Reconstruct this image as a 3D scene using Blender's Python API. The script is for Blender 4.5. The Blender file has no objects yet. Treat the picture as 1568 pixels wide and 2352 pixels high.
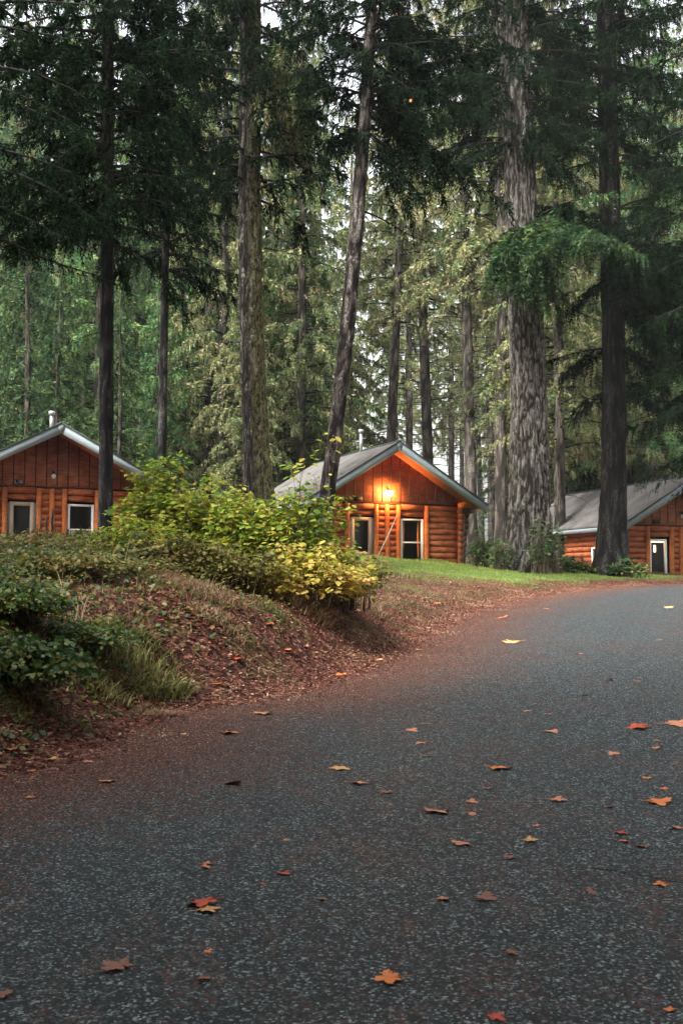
import bpy, math, random
import numpy as np
R = math.radians
S = bpy.context.scene
COL = S.collection

# ---------------------------------------------------------------- camera, sky, sun, exposure
FPX, HOR, CAMZ = 2600.0, 1340.0, 1.5          # focal length and horizon in a 1568 x 2352 picture
PITCH = math.atan((HOR - 1176) / FPX)
cam = bpy.data.cameras.new("camera"); camo = bpy.data.objects.new("camera", cam); COL.objects.link(camo)
cam.sensor_fit = 'VERTICAL'; cam.sensor_height = 36; cam.lens = FPX / 2352 * 36
cam.clip_start = 0.1; cam.clip_end = 3000
camo.location = (0, 0, CAMZ); camo.rotation_euler = (math.pi/2 + PITCH, 0, 0)
cam.dof.use_dof = True; cam.dof.focus_distance = 16; cam.dof.aperture_fstop = 11
S.camera = camo
S.view_settings.view_transform = 'Standard'; S.view_settings.look = 'None'
S.view_settings.gamma = 1.0; S.view_settings.exposure = 2.0
SUN_EL, SUN_AZ = R(50), R(-138)                # azimuth from +Y (view direction) towards +X
w = bpy.data.worlds.new("World"); S.world = w; w.use_nodes = True
nt = w.node_tree; nt.nodes.clear()
sky = nt.nodes.new('ShaderNodeTexSky'); sky.sky_type = 'NISHITA'; sky.sun_disc = False
sky.sun_elevation = SUN_EL; sky.sun_rotation = SUN_AZ; sky.dust_density = 6; sky.air_density = 1.5
hs = nt.nodes.new('ShaderNodeHueSaturation'); hs.inputs['Saturation'].default_value = 0.22
bg = nt.nodes.new('ShaderNodeBackground'); bg.inputs[1].default_value = 0.15
wo = nt.nodes.new('ShaderNodeOutputWorld')
nt.links.new(sky.outputs[0], hs.inputs['Color']); nt.links.new(hs.outputs[0], bg.inputs[0]); nt.links.new(bg.outputs[0], wo.inputs[0])
sl = bpy.data.lights.new("overcast_sun", 'SUN'); sl.energy = 2.3; sl.angle = R(16); sl.color = (1, .965, .9)
so = bpy.data.objects.new("overcast_sun", sl); COL.objects.link(so)
so.rotation_euler = (math.pi/2 - SUN_EL, 0, math.pi - SUN_AZ)
so.location = (0, 0, 60)

def W(u, v, y):
    """world point at depth y (metres ahead) for a place measured in the picture"""
    dx, up = (u - 784) / FPX, (1176 - v) / FPX
    fy = math.cos(PITCH) - math.sin(PITCH) * up; fz = math.sin(PITCH) + math.cos(PITCH) * up
    k = y / fy
    return np.array([dx * k, y, CAMZ + fz * k])

# ---------------------------------------------------------------- helpers
_l = np.random.RandomState(5).rand(32, 32, 32)
def vn(p):
    p = np.asarray(p, float); i = np.floor(p).astype(int); f = p - i; f = f * f * (3 - 2 * f); i &= 31; j = (i + 1) & 31
    def g(a, b, c): return _l[a[..., 0], b[..., 1], c[..., 2]]
    x0 = g(i, i, i) * (1 - f[..., 0]) + g(j, i, i) * f[..., 0]
    x1 = g(i, j, i) * (1 - f[..., 0]) + g(j, j, i) * f[..., 0]
    x2 = g(i, i, j) * (1 - f[..., 0]) + g(j, i, j) * f[..., 0]
    x3 = g(i, j, j) * (1 - f[..., 0]) + g(j, j, j) * f[..., 0]
    a = x0 * (1 - f[..., 1]) + x1 * f[..., 1]; b = x2 * (1 - f[..., 1]) + x3 * f[..., 1]
    return a * (1 - f[..., 2]) + b * f[..., 2]
def fbm(p, o=3):
    r = 0; a = .5
    for k in range(o): r = r + a * vn(np.asarray(p) * 2**k + 7.3 * k); a *= .5
    return r
def sstep(a, b, x):
    t = np.clip((x - a) / (b - a), 0, 1); return t * t * (3 - 2 * t)
def nrm(v): return v / (np.linalg.norm(v, axis=-1, keepdims=True) + 1e-9)

def mesh_np(name, V, F, mats, mi=None, smooth=False, attrs=None):
    """V (n,3); F (m,k) or list of such arrays (tri/quad groups)"""
    me = bpy.data.meshes.new(name)
    if not isinstance(F, list): F = [F]
    F = [np.asarray(f, np.int32) for f in F if len(f)]
    V = np.asarray(V, np.float32)
    me.vertices.add(len(V)); me.vertices.foreach_set('co', V.ravel())
    tot = sum(f.size for f in F); npoly = sum(len(f) for f in F)
    me.loops.add(tot); me.loops.foreach_set('vertex_index', np.concatenate([f.ravel() for f in F]))
    me.polygons.add(npoly)
    sizes = np.concatenate([np.full(len(f), f.shape[1], np.int32) for f in F])
    me.polygons.foreach_set('loop_start', np.concatenate([[0], np.cumsum(sizes)[:-1]]).astype(np.int32))
    if mi is not None: me.polygons.foreach_set('material_index', np.asarray(mi, np.int32))
    if smooth: me.polygons.foreach_set('use_smooth', np.ones(npoly, bool))
    me.update(calc_edges=True)
    for m in (mats if isinstance(mats, (list, tuple)) else [mats]): me.materials.append(m)
    for k, a in (attrs or {}).items():
        at = me.attributes.new(k, 'FLOAT', 'POINT'); at.data.foreach_set('value', np.asarray(a, np.float32))
    return me
def link(name, me, parent=None):
    o = bpy.data.objects.new(name, me); COL.objects.link(o)
    if parent: o.parent = parent
    return o
def tag(o, label=None, cat=None, group=None, kind=None):
    if label: o['label'] = label
    if cat: o['category'] = cat
    if group: o['group'] = group
    if kind: o['kind'] = kind
    return o
def thing(name, label, cat, loc=(0, 0, 0), rz=0, group=None):
    o = bpy.data.objects.new(name, None); COL.objects.link(o)
    o.location = loc; o.rotation_euler = (0, 0, rz); o.empty_display_size = .3
    return tag(o, label, cat, group)
def copy_tree(o, parent=None):
    c = o.copy(); COL.objects.link(c); c.parent = parent
    for ch in list(o.children): copy_tree(ch, c)
    return c

class MB:
    """collects shapes, then links them as ONE mesh"""
    def __init__(s): s.V = []; s.T = []; s.Q = []; s.n = 0
    def add(s, V, Q=(), T=()):
        V = np.asarray(V, float); s.V.append(V)
        if len(Q): s.Q.append(np.asarray(Q) + s.n)
        if len(T): s.T.append(np.asarray(T) + s.n)
        s.n += len(V); return s
    def box(s, x0, x1, y0, y1, z0, z1, bev=0.0):
        V = [(x, y, z) for z in (z0, z1) for y in (y0, y1) for x in (x0, x1)]
        return s.add(V, [(0, 2, 3, 1), (4, 5, 7, 6), (0, 1, 5, 4), (2, 6, 7, 3), (0, 4, 6, 2), (1, 3, 7, 5)])
    def hexa(s, P):   # 8 corners: bottom 4 ccw, top 4 ccw
        return s.add(P, [(0, 3, 2, 1), (4, 5, 6, 7), (0, 1, 5, 4), (1, 2, 6, 5), (2, 3, 7, 6), (3, 0, 4, 7)])
    def tube(s, P, r, n=8, cap=True, jit=0, seed=0, flat=None):
        P = np.asarray(P, float); m = len(P); r = np.broadcast_to(np.asarray(r, float), (m,))
        T = nrm(np.gradient(P, axis=0)) if m > 1 else np.array([[0, 0, 1.]])
        ref = np.array([0, 0, 1.]) if abs(T[0][2]) < .9 else np.array([1., 0, 0])
        A = nrm(np.cross(T, ref)); B = np.cross(T, A)
        th = np.arange(n) * 2 * math.pi / n
        rr = r[:, None] * np.ones(n)
        if jit: rr = rr * (1 + jit * (np.random.RandomState(seed).rand(m, n) - .5))
        V = P[:, None, :] + rr[..., None] * (np.cos(th)[None, :, None] * A[:, None, :] + np.sin(th)[None, :, None] * B[:, None, :])
        i = np.arange(m - 1)[:, None] * n; j = np.arange(n)[None, :]; k = (j + 1) % n
        Q = np.stack([i + j, i + k, i + n + k, i + n + j], -1).reshape(-1, 4)
        V = V.reshape(-1, 3); TT = []
        if cap:
            V = np.vstack([V, P[0], P[-1]]); c0, c1 = m * n, m * n + 1
            TT = [(c0, (q + 1) % n, q) for q in range(n)] + [(c1, (m - 1) * n + q, (m - 1) * n + (q + 1) % n) for q in range(n)]
        return s.add(V, Q, TT)
    def mesh(s, name, mat, smooth=False):
        F = []
        if s.Q: F.append(np.concatenate(s.Q))
        if s.T: F.append(np.concatenate(s.T))
        return mesh_np(name, np.concatenate(s.V), F, mat, smooth=smooth)
    def build(s, name, mat, parent=None, smooth=False): return link(name, s.mesh(name, mat, smooth), parent)

# ---------------------------------------------------------------- materials
class NT:
    def __init__(s, name):
        s.m = bpy.data.materials.new(name); s.m.use_nodes = True; s.t = s.m.node_tree; s.t.nodes.clear()
        s.out = s.n('ShaderNodeOutputMaterial'); s.b = s.n('ShaderNodeBsdfPrincipled'); s.l(s.b.outputs[0], s.out.inputs[0])
    def n(s, ty, **kw):
        nd = s.t.nodes.new(ty)
        for k, v in kw.items():
            if k.startswith('i_'): nd.inputs[k[2:].replace('_', ' ')].default_value = v
            else: setattr(nd, k, v)
        return nd
    def l(s, a, b): s.t.links.new(a, b)
    def coord(s, scale=(1, 1, 1), kind='Object'):
        c = s.n('ShaderNodeTexCoord'); mp = s.n('ShaderNodeMapping'); mp.inputs['Scale'].default_value = scale
        s.l(c.outputs[kind], mp.inputs[0]); return mp.outputs[0]
    def noise(s, co, scale, detail=4, rough=.55):
        q = s.n('ShaderNodeTexNoise'); q.inputs['Scale'].default_value = scale; q.inputs['Detail'].default_value = detail; q.inputs['Roughness'].default_value = rough
        s.l(co, q.inputs['Vector']); return q.outputs[0]
    def voro(s, co, scale, out='Color', feature='F1'):
        q = s.n('ShaderNodeTexVoronoi', feature=feature); q.inputs['Scale'].default_value = scale; s.l(co, q.inputs['Vector']); return q.outputs[out]
    def ramp(s, fac, stops, interp='LINEAR'):
        r = s.n('ShaderNodeValToRGB'); r.color_ramp.interpolation = interp; e = r.color_ramp.elements
        for i, (p, c) in enumerate(stops):
            if i >= len(e): e.new(p)
            e[i].position = p; c = c if hasattr(c, '__len__') else (c, c, c); e[i].color = (*c, 1)
        s.l(fac, r.inputs[0]); return r.outputs[0]
    def mix(s, fac, a, b, mode='MIX'):
        m = s.n('ShaderNodeMix', data_type='RGBA', blend_type=mode)
        for i, x in ((0, fac), (6, a), (7, b)):
            if hasattr(x, 'is_linked') or hasattr(x, 'links'): s.l(x, m.inputs[i])
            else: m.inputs[i].default_value = x if i == 0 else (*x, 1)
        return m.outputs[2]
    def math(s, op, a, b=0.):
        m = s.n('ShaderNodeMath', operation=op)
        for i, x in ((0, a), (1, b)):
            if hasattr(x, 'links'): s.l(x, m.inputs[i])
            else: m.inputs[i].default_value = x
        return m.outputs[0]
    def attr(s, name):
        a = s.n('ShaderNodeAttribute', attribute_name=name); return a.outputs['Fac']
    def bump(s, h, strength=.5, dist=.02):
        b = s.n('ShaderNodeBump'); b.inputs['Strength'].default_value = strength; b.inputs['Distance'].default_value = dist
        s.l(h, b.inputs['Height']); s.l(b.outputs[0], s.b.inputs['Normal'])
    def done(s, col, rough=.8, spec=.3):
        if hasattr(col, 'links'): s.l(col, s.b.inputs['Base Color'])
        else: s.b.inputs['Base Color'].default_value = (*col, 1)
        if hasattr(rough, 'links'): s.l(rough, s.b.inputs['Roughness'])
        else: s.b.inputs['Roughness'].default_value = rough
        s.b.inputs['Specular IOR Level'].default_value = spec
        return s.m
def bark_mat(name, deep, mid, pale, lich=0., lcol=(.3, .31, .24), zs=3.0, sc=1.0, moss=0.):
    q = NT(name); co = q.coord((sc*9, sc*9, sc*zs))
    n1 = q.noise(co, 1.6, 6, .65); n2 = q.noise(q.coord((3, 3, 1.2)), 1.5, 5)
    vr = q.voro(q.coord((sc*16, sc*16, sc*zs*1.1)), 1.0, 'Distance')
    c = q.ramp(n1, [(.36, deep), (.5, mid), (.66, pale)])
    cav = q.attr('cav')
    c = q.mix(q.ramp(cav, [(.27, 1.), (.5, 0.)]), c, deep)
    if lich:
        lm = q.ramp(q.math('ADD', q.math('MULTIPLY', q.math('SUBTRACT', cav, .6), .3), q.math('ADD', q.noise(q.coord((9, 9, 5)), 2.4, 6, .75), q.math('MULTIPLY', n2, .3))), [(.74 - lich * .12, 0.), (.82 - lich * .12, .85)])
        c = q.mix(lm, c, lcol)
    if moss:
        mm = q.math('MULTIPLY', q.attr('moss'), q.ramp(q.noise(q.coord((7, 7, 3)), 2.2, 6, .75), [(.44, 0.), (.56, 1.)]))
        c = q.mix(mm, c, (.21, .2, .075))
    q.bump(q.math('ADD', n1, q.math('MULTIPLY', vr, .5)), .9, .03)
    return q.done(c, .92, .15)
def leaf_mat(name, stops, trans=.3, rough=.6, clump=.6, cl2=None, spec=.25):
    q = NT(name)
    g = q.n('ShaderNodeNewGeometry'); oi = q.n('ShaderNodeObjectInfo')
    r = g.outputs['Random Per Island']
    nz = q.noise(q.coord((1, 1, 1)), clump, 3)
    f = q.math('ADD', q.math('MULTIPLY', r, .45), q.math('MULTIPLY', nz, .8))
    f = q.math('ADD', f, q.math('MULTIPLY', oi.outputs['Random'], .12)); f = q.math('SUBTRACT', f, .18)
    c = q.ramp(f, stops)
    m = q.done(c, rough, spec)
    tr = q.n('ShaderNodeBsdfTranslucent'); q.l(c, tr.inputs[0]); mx = q.n('ShaderNodeMixShader'); mx.inputs[0].default_value = trans
    q.l(q.b.outputs[0], mx.inputs[1]); q.l(tr.outputs[0], mx.inputs[2]); q.l(mx.outputs[0], q.out.inputs[0])
    return m
def plain(name, col, rough=.6, nz=.15, sc=6, spec=.3, metal=0, stretch=(1, 1, 1), bump=0):
    q = NT(name); n = q.noise(q.coord(stretch), sc, 5)
    c = q.mix(n, tuple(x * (1 - nz * 1.6) for x in col), tuple(x * (1 + nz * 1.6) for x in col))
    q.b.inputs['Metallic'].default_value = metal
    if bump: q.bump(n, bump, .01)
    return q.done(c, rough, spec)

M = {}
# ground
q = NT('litter_soil'); co = q.coord(); e = q.attr('edge')
n1 = q.noise(co, 1.1, 5); n2 = q.noise(co, 14, 6, .7); v1 = q.voro(q.coord((1, 1, 1)), 28)
sepv = q.n('ShaderNodeSeparateColor'); q.l(v1, sepv.inputs[0])
brown = q.ramp(sepv.outputs[0], [(.0, (.018, .009, .007)), (.35, (.06, .022, .016)), (.7, (.12, .042, .03)), (.93, (.2, .085, .06)), (1., (.32, .2, .14))])
green = q.ramp(n2, [(.3, (.03, .035, .012)), (.55, (.1, .12, .035)), (.75, (.2, .2, .08))])
gm = q.math('MULTIPLY', q.ramp(n1, [(.5, 0.), (.62, .8)]), q.ramp(e, [(.02, 0.), (.12, 1.)]))
lw = q.attr('lawn')
c = q.mix(gm, brown, green); c = q.mix(lw, c, q.ramp(n2, [(.3, (.055, .09, .02)), (.6, (.14, .2, .045))]))
q.bump(q.math('ADD', n2, q.math('MULTIPLY', sepv.outputs[1], .5)), 1., .04)
M['soil'] = q.done(c, .9, .15)
# road
q = NT('asphalt'); co = q.coord(); e = q.attr('edge')
vv = q.voro(co, 105); sv = q.n('ShaderNodeSeparateColor'); q.l(vv, sv.inputs[0])
vb = q.voro(co, 55); sb = q.n('ShaderNodeSeparateColor'); q.l(vb, sb.inputs[0])
fine = q.noise(co, 90, 4, .7)
mott = q.noise(co, 16, 3, .7)
agg = q.ramp(q.math('ADD', q.math('ADD', q.math('MULTIPLY', sv.outputs[0], .62), q.math('MULTIPLY', fine, .2)), q.math('MULTIPLY', mott, .2)), [(.22, (.0015, .0025, .003)), (.5, (.008, .0125, .014)), (.64, (.03, .041, .045)), (.75, (.12, .15, .16)), (.86, (.46, .52, .53))])
patch = q.noise(q.coord((1, 1, 1)), .9, 5, .6)
med = q.noise(q.coord((1, .35, 1)), 7, 4, .6)
nee = q.math('MULTIPLY', q.ramp(sb.outputs[0], [(.5, 0.), (.62, 1.)]), q.ramp(q.math('ADD', q.math('MULTIPLY', patch, .6), q.math('MULTIPLY', med, .6)), [(.56, .03), (.74, .8)]))
brn = q.ramp(sb.outputs[1], [(0., (.02, .009, .007)), (.5, (.085, .033, .023)), (1., (.2, .09, .065))])
c = q.mix(nee, agg, brn)
# needle drifts along the edges of the carriageway
ed = q.math('ADD', e, q.math('MULTIPLY', q.math('SUBTRACT', q.noise(co, .8, 6, .7), .5), .5))
em = q.ramp(ed, [(.2, 0.), (.85, 1.)])
em2 = q.ramp(q.math('SUBTRACT', q.math('ADD', em, q.math('MULTIPLY', q.math('SUBTRACT', fine, .5), .5)), sb.outputs[2]), [(.0, 0.), (.08, 1.)])
c = q.mix(em2, c, q.ramp(sv.outputs[1], [(0., (.01, .005, .004)), (.5, (.055, .021, .014)), (.85, (.15, .06, .04)), (1., (.34, .19, .13))]))
q.bump(q.math('ADD', q.math('MULTIPLY', sv.outputs[0], .7), fine), 1., .012)
M['road'] = q.done(c, q.ramp(em, [(0., .6), (1., .9)]), .35)

M['bark_grey'] = bark_mat('bark_grey', (.02, .017, .014), (.11, .101, .09), (.26, .247, .22), .15, (.32, .31, .27), 2.6, .9)
M['bark_dark'] = bark_mat('bark_dark', (.004, .004, .004), (.018, .017, .017), (.045, .042, .04), .32, (.1, .097, .085), 1.6, 1.)
M['bark_moss'] = bark_mat('bark_moss', (.006, .005, .005), (.03, .027, .024), (.09, .08, .068), .4, (.24, .23, .18), 1.2, .9, moss=1)
M['bark_brown'] = bark_mat('bark_brown', (.01, .008, .007), (.06, .05, .045), (.15, .125, .11), .4, (.27, .25, .22), 1.4, 1.1)
M['bark_far'] = bark_mat('bark_far', (.02, .017, .014), (.075, .063, .052), (.15, .13, .11), .1, (.2, .19, .15), 1.2, 1.)
M['wood_dead'] = plain('dead_twig', (.014, .012, .01), .9, .3, 12)
M['snag'] = bark_mat('snag_wood', (.07, .05, .04), (.25, .2, .17), (.42, .36, .31), .1, (.3, .28, .22), .5, 1.)
M['ndl_shade'] = leaf_mat('needles_shaded', [(.25, (.002, .006, .004)), (.5, (.004, .014, .006)), (.68, (.01, .026, .008)), (.88, (.03, .045, .014))], .2, .9, spec=.05)  # near-black needles: foreground silhouette shade put into the colour
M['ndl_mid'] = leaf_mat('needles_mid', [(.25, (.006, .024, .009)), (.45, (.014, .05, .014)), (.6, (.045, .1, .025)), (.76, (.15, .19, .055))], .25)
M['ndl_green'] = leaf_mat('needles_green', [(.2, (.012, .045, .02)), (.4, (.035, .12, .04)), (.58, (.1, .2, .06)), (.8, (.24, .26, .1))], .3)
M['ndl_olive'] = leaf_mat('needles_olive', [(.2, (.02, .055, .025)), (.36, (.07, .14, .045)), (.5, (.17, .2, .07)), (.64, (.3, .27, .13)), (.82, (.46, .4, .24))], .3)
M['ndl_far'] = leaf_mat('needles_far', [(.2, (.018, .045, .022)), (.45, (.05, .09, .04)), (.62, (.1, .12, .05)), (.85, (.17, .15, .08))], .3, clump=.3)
M['leaf_yel'] = leaf_mat('shrub_leaf_yellow_green', [(.15, (.07, .15, .02)), (.36, (.17, .27, .03)), (.5, (.32, .36, .05)), (.66, (.48, .4, .07)), (.88, (.5, .29, .08))], .45, .5, 1.1, spec=.35)
M['leaf_gold'] = leaf_mat('shrub_leaf_golden', [(.2, (.24, .28, .04)), (.4, (.45, .4, .07)), (.6, (.58, .44, .11)), (.85, (.6, .38, .18))], .45, .5, 1.5, spec=.35)
M['leaf_dark'] = leaf_mat('leaf_dark_green', [(.2, (.01, .035, .012)), (.42, (.025, .08, .02)), (.6, (.07, .12, .02)), (.85, (.2, .17, .03))], .35, .45, 1.3, spec=.4)
M['leaf_salal'] = leaf_mat('leaf_glossy_evergreen', [(.2, (.02, .07, .022)), (.42, (.06, .17, .045)), (.6, (.2, .25, .08)), (.8, (.34, .26, .13))], .25, .3, 1.5, spec=.5)
M['leaf_olive'] = leaf_mat('leaf_olive', [(.2, (.03, .04, .012)), (.42, (.09, .1, .02)), (.6, (.2, .19, .04)), (.85, (.26, .13, .05))], .35, .5, 1.5, spec=.35)
M['stem'] = plain('shrub_stem', (.1, .07, .05), .85, .3, 10)
M['grass_dry'] = leaf_mat('grass_dry', [(.2, (.16, .09, .05)), (.5, (.34, .22, .13)), (.8, (.5, .38, .24))], .3)
M['grass_green'] = leaf_mat('grass_green', [(.2, (.06, .08, .02)), (.45, (.16, .18, .05)), (.7, (.33, .32, .13)), (.9, (.36, .28, .14))], .35)
M['grass_lawn'] = leaf_mat('grass_lawn', [(.2, (.14, .24, .04)), (.45, (.25, .38, .07)), (.7, (.36, .42, .12)), (.9, (.4, .34, .15))], .4)
M['litter'] = leaf_mat('litter_flakes', [(.15, (.035, .013, .009)), (.38, (.15, .05, .032)), (.55, (.3, .12, .075)), (.7, (.44, .26, .16)), (.88, (.58, .47, .34))], .15, .6, 1.2)
M['litter_green'] = leaf_mat('groundcover', [(.15, (.03, .06, .012)), (.45, (.1, .14, .035)), (.7, (.24, .24, .1)), (.9, (.38, .34, .22))], .25, .6, 1.2)
def leafcol(name, a, b):
    q = NT(name); n = q.noise(q.coord(), 25, 4); return q.done(q.ramp(n, [(.35, a), (.65, b)]), .55, .35)
M['maple'] = [leafcol('maple_orange', (.55, .12, .03), (.75, .26, .07)), leafcol('maple_tan', (.42, .15, .08), (.64, .28, .15)), leafcol('maple_red', (.35, .04, .02), (.55, .1, .04)),
              leafcol('maple_brown', (.17, .07, .045), (.3, .13, .085)), leafcol('maple_yellow', (.6, .27, .08), (.72, .42, .18))]
# cabin
def log_mat(name, a, b, c3):
    q = NT(name); co = q.coord((1.2, 9, 9)); n = q.noise(co, 2, 5, .6); n2 = q.noise(q.coord((2.5, 2.5, 3.5)), 1.3, 4)
    c = q.ramp(q.math('ADD', q.math('MULTIPLY', n, .5), q.math('MULTIPLY', n2, .5)), [(.35, a), (.52, b), (.68, c3)])
    q.bump(n, .35, .01); return q.done(c, .62, .25)
M['log'] = log_mat('stained_log', (.13, .03, .012), (.36, .1, .036), (.55, .2, .085))
M['post'] = log_mat('stained_post', (.3, .075, .02), (.5, .15, .04), (.62, .24, .08))
M['siding'] = log_mat('stained_siding', (.16, .05, .022), (.32, .115, .055), (.45, .19, .1))
M['soffit'] = log_mat('soffit_boards', (.22, .06, .02), (.34, .1, .03), (.42, .14, .05))
M['batten'] = plain('siding_groove', (.05, .018, .01), .8, .2, 8)
M['logend_shade'] = plain('log_end_shaded', (.1, .05, .03), .8, .3, 12)  # log stubs coloured darker to carry the corner shade
M['fascia'] = plain('fascia_blue_grey', (.23, .275, .285), .6, .14, 3)
M['roofcap'] = plain('roof_edge_dark', (.03, .034, .036), .5)
q = NT('roof_metal'); co = q.coord(); n = q.noise(q.coord((1, 1, 1)), 1.4, 6, .65)
M['roof'] = q.done(q.ramp(n, [(.3, (.05, .045, .04)), (.5, (.1, .093, .087)), (.72, (.14, .132, .126))]), .55, .3)
M['white'] = plain('white_frame', (.86, .88, .88), .45, .03)
M['beige'] = plain('beige_frame', (.52, .42, .33), .6, .1)
M['pipe'] = plain('galvanised', (.55, .57, .57), .35, .1, metal=.7)
M['dark'] = plain('dark_interior', (.006, .007, .007), .8)
M['sign'] = plain('sign_board', (.035, .022, .016), .6)
M['letters'] = plain('sign_letters', (.6, .56, .5), .6, .02)
M['curtain'] = plain('strip_orange', (.75, .26, .06), .8)
M['black'] = plain('black_metal', (.02, .02, .02), .5)
q = NT('window_glass'); gl = q.n('ShaderNodeBsdfGlossy'); gl.inputs['Roughness'].default_value = .06; tp = q.n('ShaderNodeBsdfTransparent'); mx = q.n('ShaderNodeMixShader'); mx.inputs[0].default_value = .06
q.l(tp.outputs[0], mx.inputs[1]); q.l(gl.outputs[0], mx.inputs[2]); q.l(mx.outputs[0], q.out.inputs[0]); M['glass'] = q.m
def emis(name, col, s):
    q = NT(name); em = q.n('ShaderNodeEmission'); em.inputs[0].default_value = (*col, 1); em.inputs[1].default_value = s
    q.l(em.outputs[0], q.out.inputs[0]); return q.m
M['bulb'] = emis('lit_bulb', (1, .55, .2), 60)
M['warm'] = emis('warm_light', (1, .6, .25), 2.5)
M['bulb_off'] = plain('frosted_bulb', (.75, .78, .8), .3, .02)

# ---------------------------------------------------------------- ground
EDGE = np.array([(-9, -8), (-5, -1), (-3.4, 3.5), (-2.63, 5.77), (-2.07, 6.88), (-1.69, 7.54), (-1.31, 9.35), (-.34, 10.6), (.585, 13.1), (1.5, 16.8), (2.54, 20.9), (4.0, 25), (5.65, 28.5), (8.4, 33), (11.6, 37), (16, 41), (23, 45), (34, 49), (60, 55), (120, 62)], float)
_t = np.linspace(0, len(EDGE) - 1, 400)
def _cr(P, t):      # Catmull-Rom through the edge points
    i = np.clip(np.floor(t).astype(int), 0, len(P) - 2); f = (t - i)[:, None]
    p0, p1, p2, p3 = P[np.maximum(i - 1, 0)], P[i], P[i + 1], P[np.minimum(i + 2, len(P) - 1)]
    return .5 * ((2 * p1) + (-p0 + p2) * f + (2 * p0 - 5 * p1 + 4 * p2 - p3) * f**2 + (-p0 + 3 * p1 - 3 * p2 + p3) * f**3)
EC = _cr(EDGE, _t); ED = nrm(np.gradient(EC, axis=0))
EC[:, 0] += 0
def edist(x, y):
    """signed distance to the road's left edge, positive on the bank side"""
    x = np.atleast_1d(np.asarray(x, float)); y = np.atleast_1d(np.asarray(y, float)); sh = x.shape
    P = np.stack([x.ravel(), y.ravel()], -1); out = np.empty(len(P))
    for s in range(0, len(P), 20000):
        q_ = P[s:s+20000]; d = ((q_[:, None, :] - EC[None]) ** 2).sum(-1); k = d.argmin(1)
        v = q_ - EC[k]; t = ED[k]; sg = np.sign(t[:, 0] * v[:, 1] - t[:, 1] * v[:, 0])
        out[s:s+20000] = np.sqrt(d[np.arange(len(q_)), k]) * np.where(sg == 0, 1, sg)
    return out.reshape(sh)
def zroad(y):
    y = np.asarray(y, float)
    return np.where(y < 28, .045 * y, 1.26 + .33 * (1 - np.exp(-(np.maximum(y, 28) - 28) * .045 / .33)) + .0 * y)
def height(x, y, e=None, rough=True):
    x = np.atleast_1d(np.asarray(x, float)); y = np.atleast_1d(np.asarray(y, float))
    if e is None: e = edist(x, y)
    A = 1.42 + (.72 - 1.42) * sstep(-4, 8, x); wd = 1.55 + 4.4 * sstep(13, 26, y)
    ep = np.maximum(e - .1, 0)
    B = A * (1 - np.exp(-ep / wd)) * sstep(-.05, 1.1, ep)
    er = np.maximum(-e - 6.4, 0); B = B + .35 * (1 - np.exp(-er / 2)) 
    z = zroad(y) + B
    if rough:
        am = sstep(.1, 1.2, e) + sstep(.1, 1.2, -e - 6.4)
        P = np.stack([x, y, 0 * x], -1)
        z = z + am * ((fbm(P * .9) - .44) * .3 * sstep(0, 3, np.abs(e)) + (fbm(P * 4 + 11) - .44) * .1)
        z = z + (fbm(P * .35 + 5) - .44) * .03
    return z
def gz(x, y): return float(height([x], [y])[0])
def hit(u, v):
    """where on the ground the picture's (u, v) lands"""
    ys = np.linspace(2.2, 60, 1200); P = np.array([W(u, v, y) for y in ys]); h = height(P[:, 0], P[:, 1])
    k = np.argmax(P[:, 2] < h); return np.array([P[k, 0], P[k, 1], h[k]])
def warp(a, b, n, c, k):
    t = np.linspace(-1, 1, n); s_ = np.sinh(t * k) / math.sinh(k); return np.where(s_ < 0, c + s_ * (c - a), c + s_ * (b - c))
gx = warp(-420, 420, 300, 0, 5.2); gy = warp(-60, 1400, 420, 11, 5.2)
GX, GY = np.meshgrid(gx, gy); fx, fy_ = GX.ravel(), GY.ravel(); fe = edist(fx, fy_)
Z = height(fx, fy_, fe) - .035 * sstep(.12, -.25, fe) * sstep(-6.9, -6.4, fe)
ny, nx = GX.shape; ii = np.arange(ny - 1)[:, None] * nx + np.arange(nx - 1)[None]
Fq = np.stack([ii, ii + 1, ii + nx + 1, ii + nx], -1).reshape(-1, 4)
def lawnmask(x, y, e): 
    u = 784 + FPX * x / np.maximum(y, 1)
    return sstep(26, 30, y + (fbm(np.stack([x, y, x * 0], -1) * .8) - .45) * 4) * sstep(.9, 2.2, e + (fbm(np.stack([x, y, x * 0 + 3], -1) * 1.5) - .45) * 2) * sstep(0.3, 2.0, x) * sstep(44, 40, y)
lm = lawnmask(fx, fy_, fe)
me = mesh_np('ground', np.stack([fx, fy_, Z], -1), Fq, M['soil'], smooth=True, attrs={'edge': np.clip(fe / 10, 0, 1), 'lawn': lm})
tag(link('ground', me), kind='structure')
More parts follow.
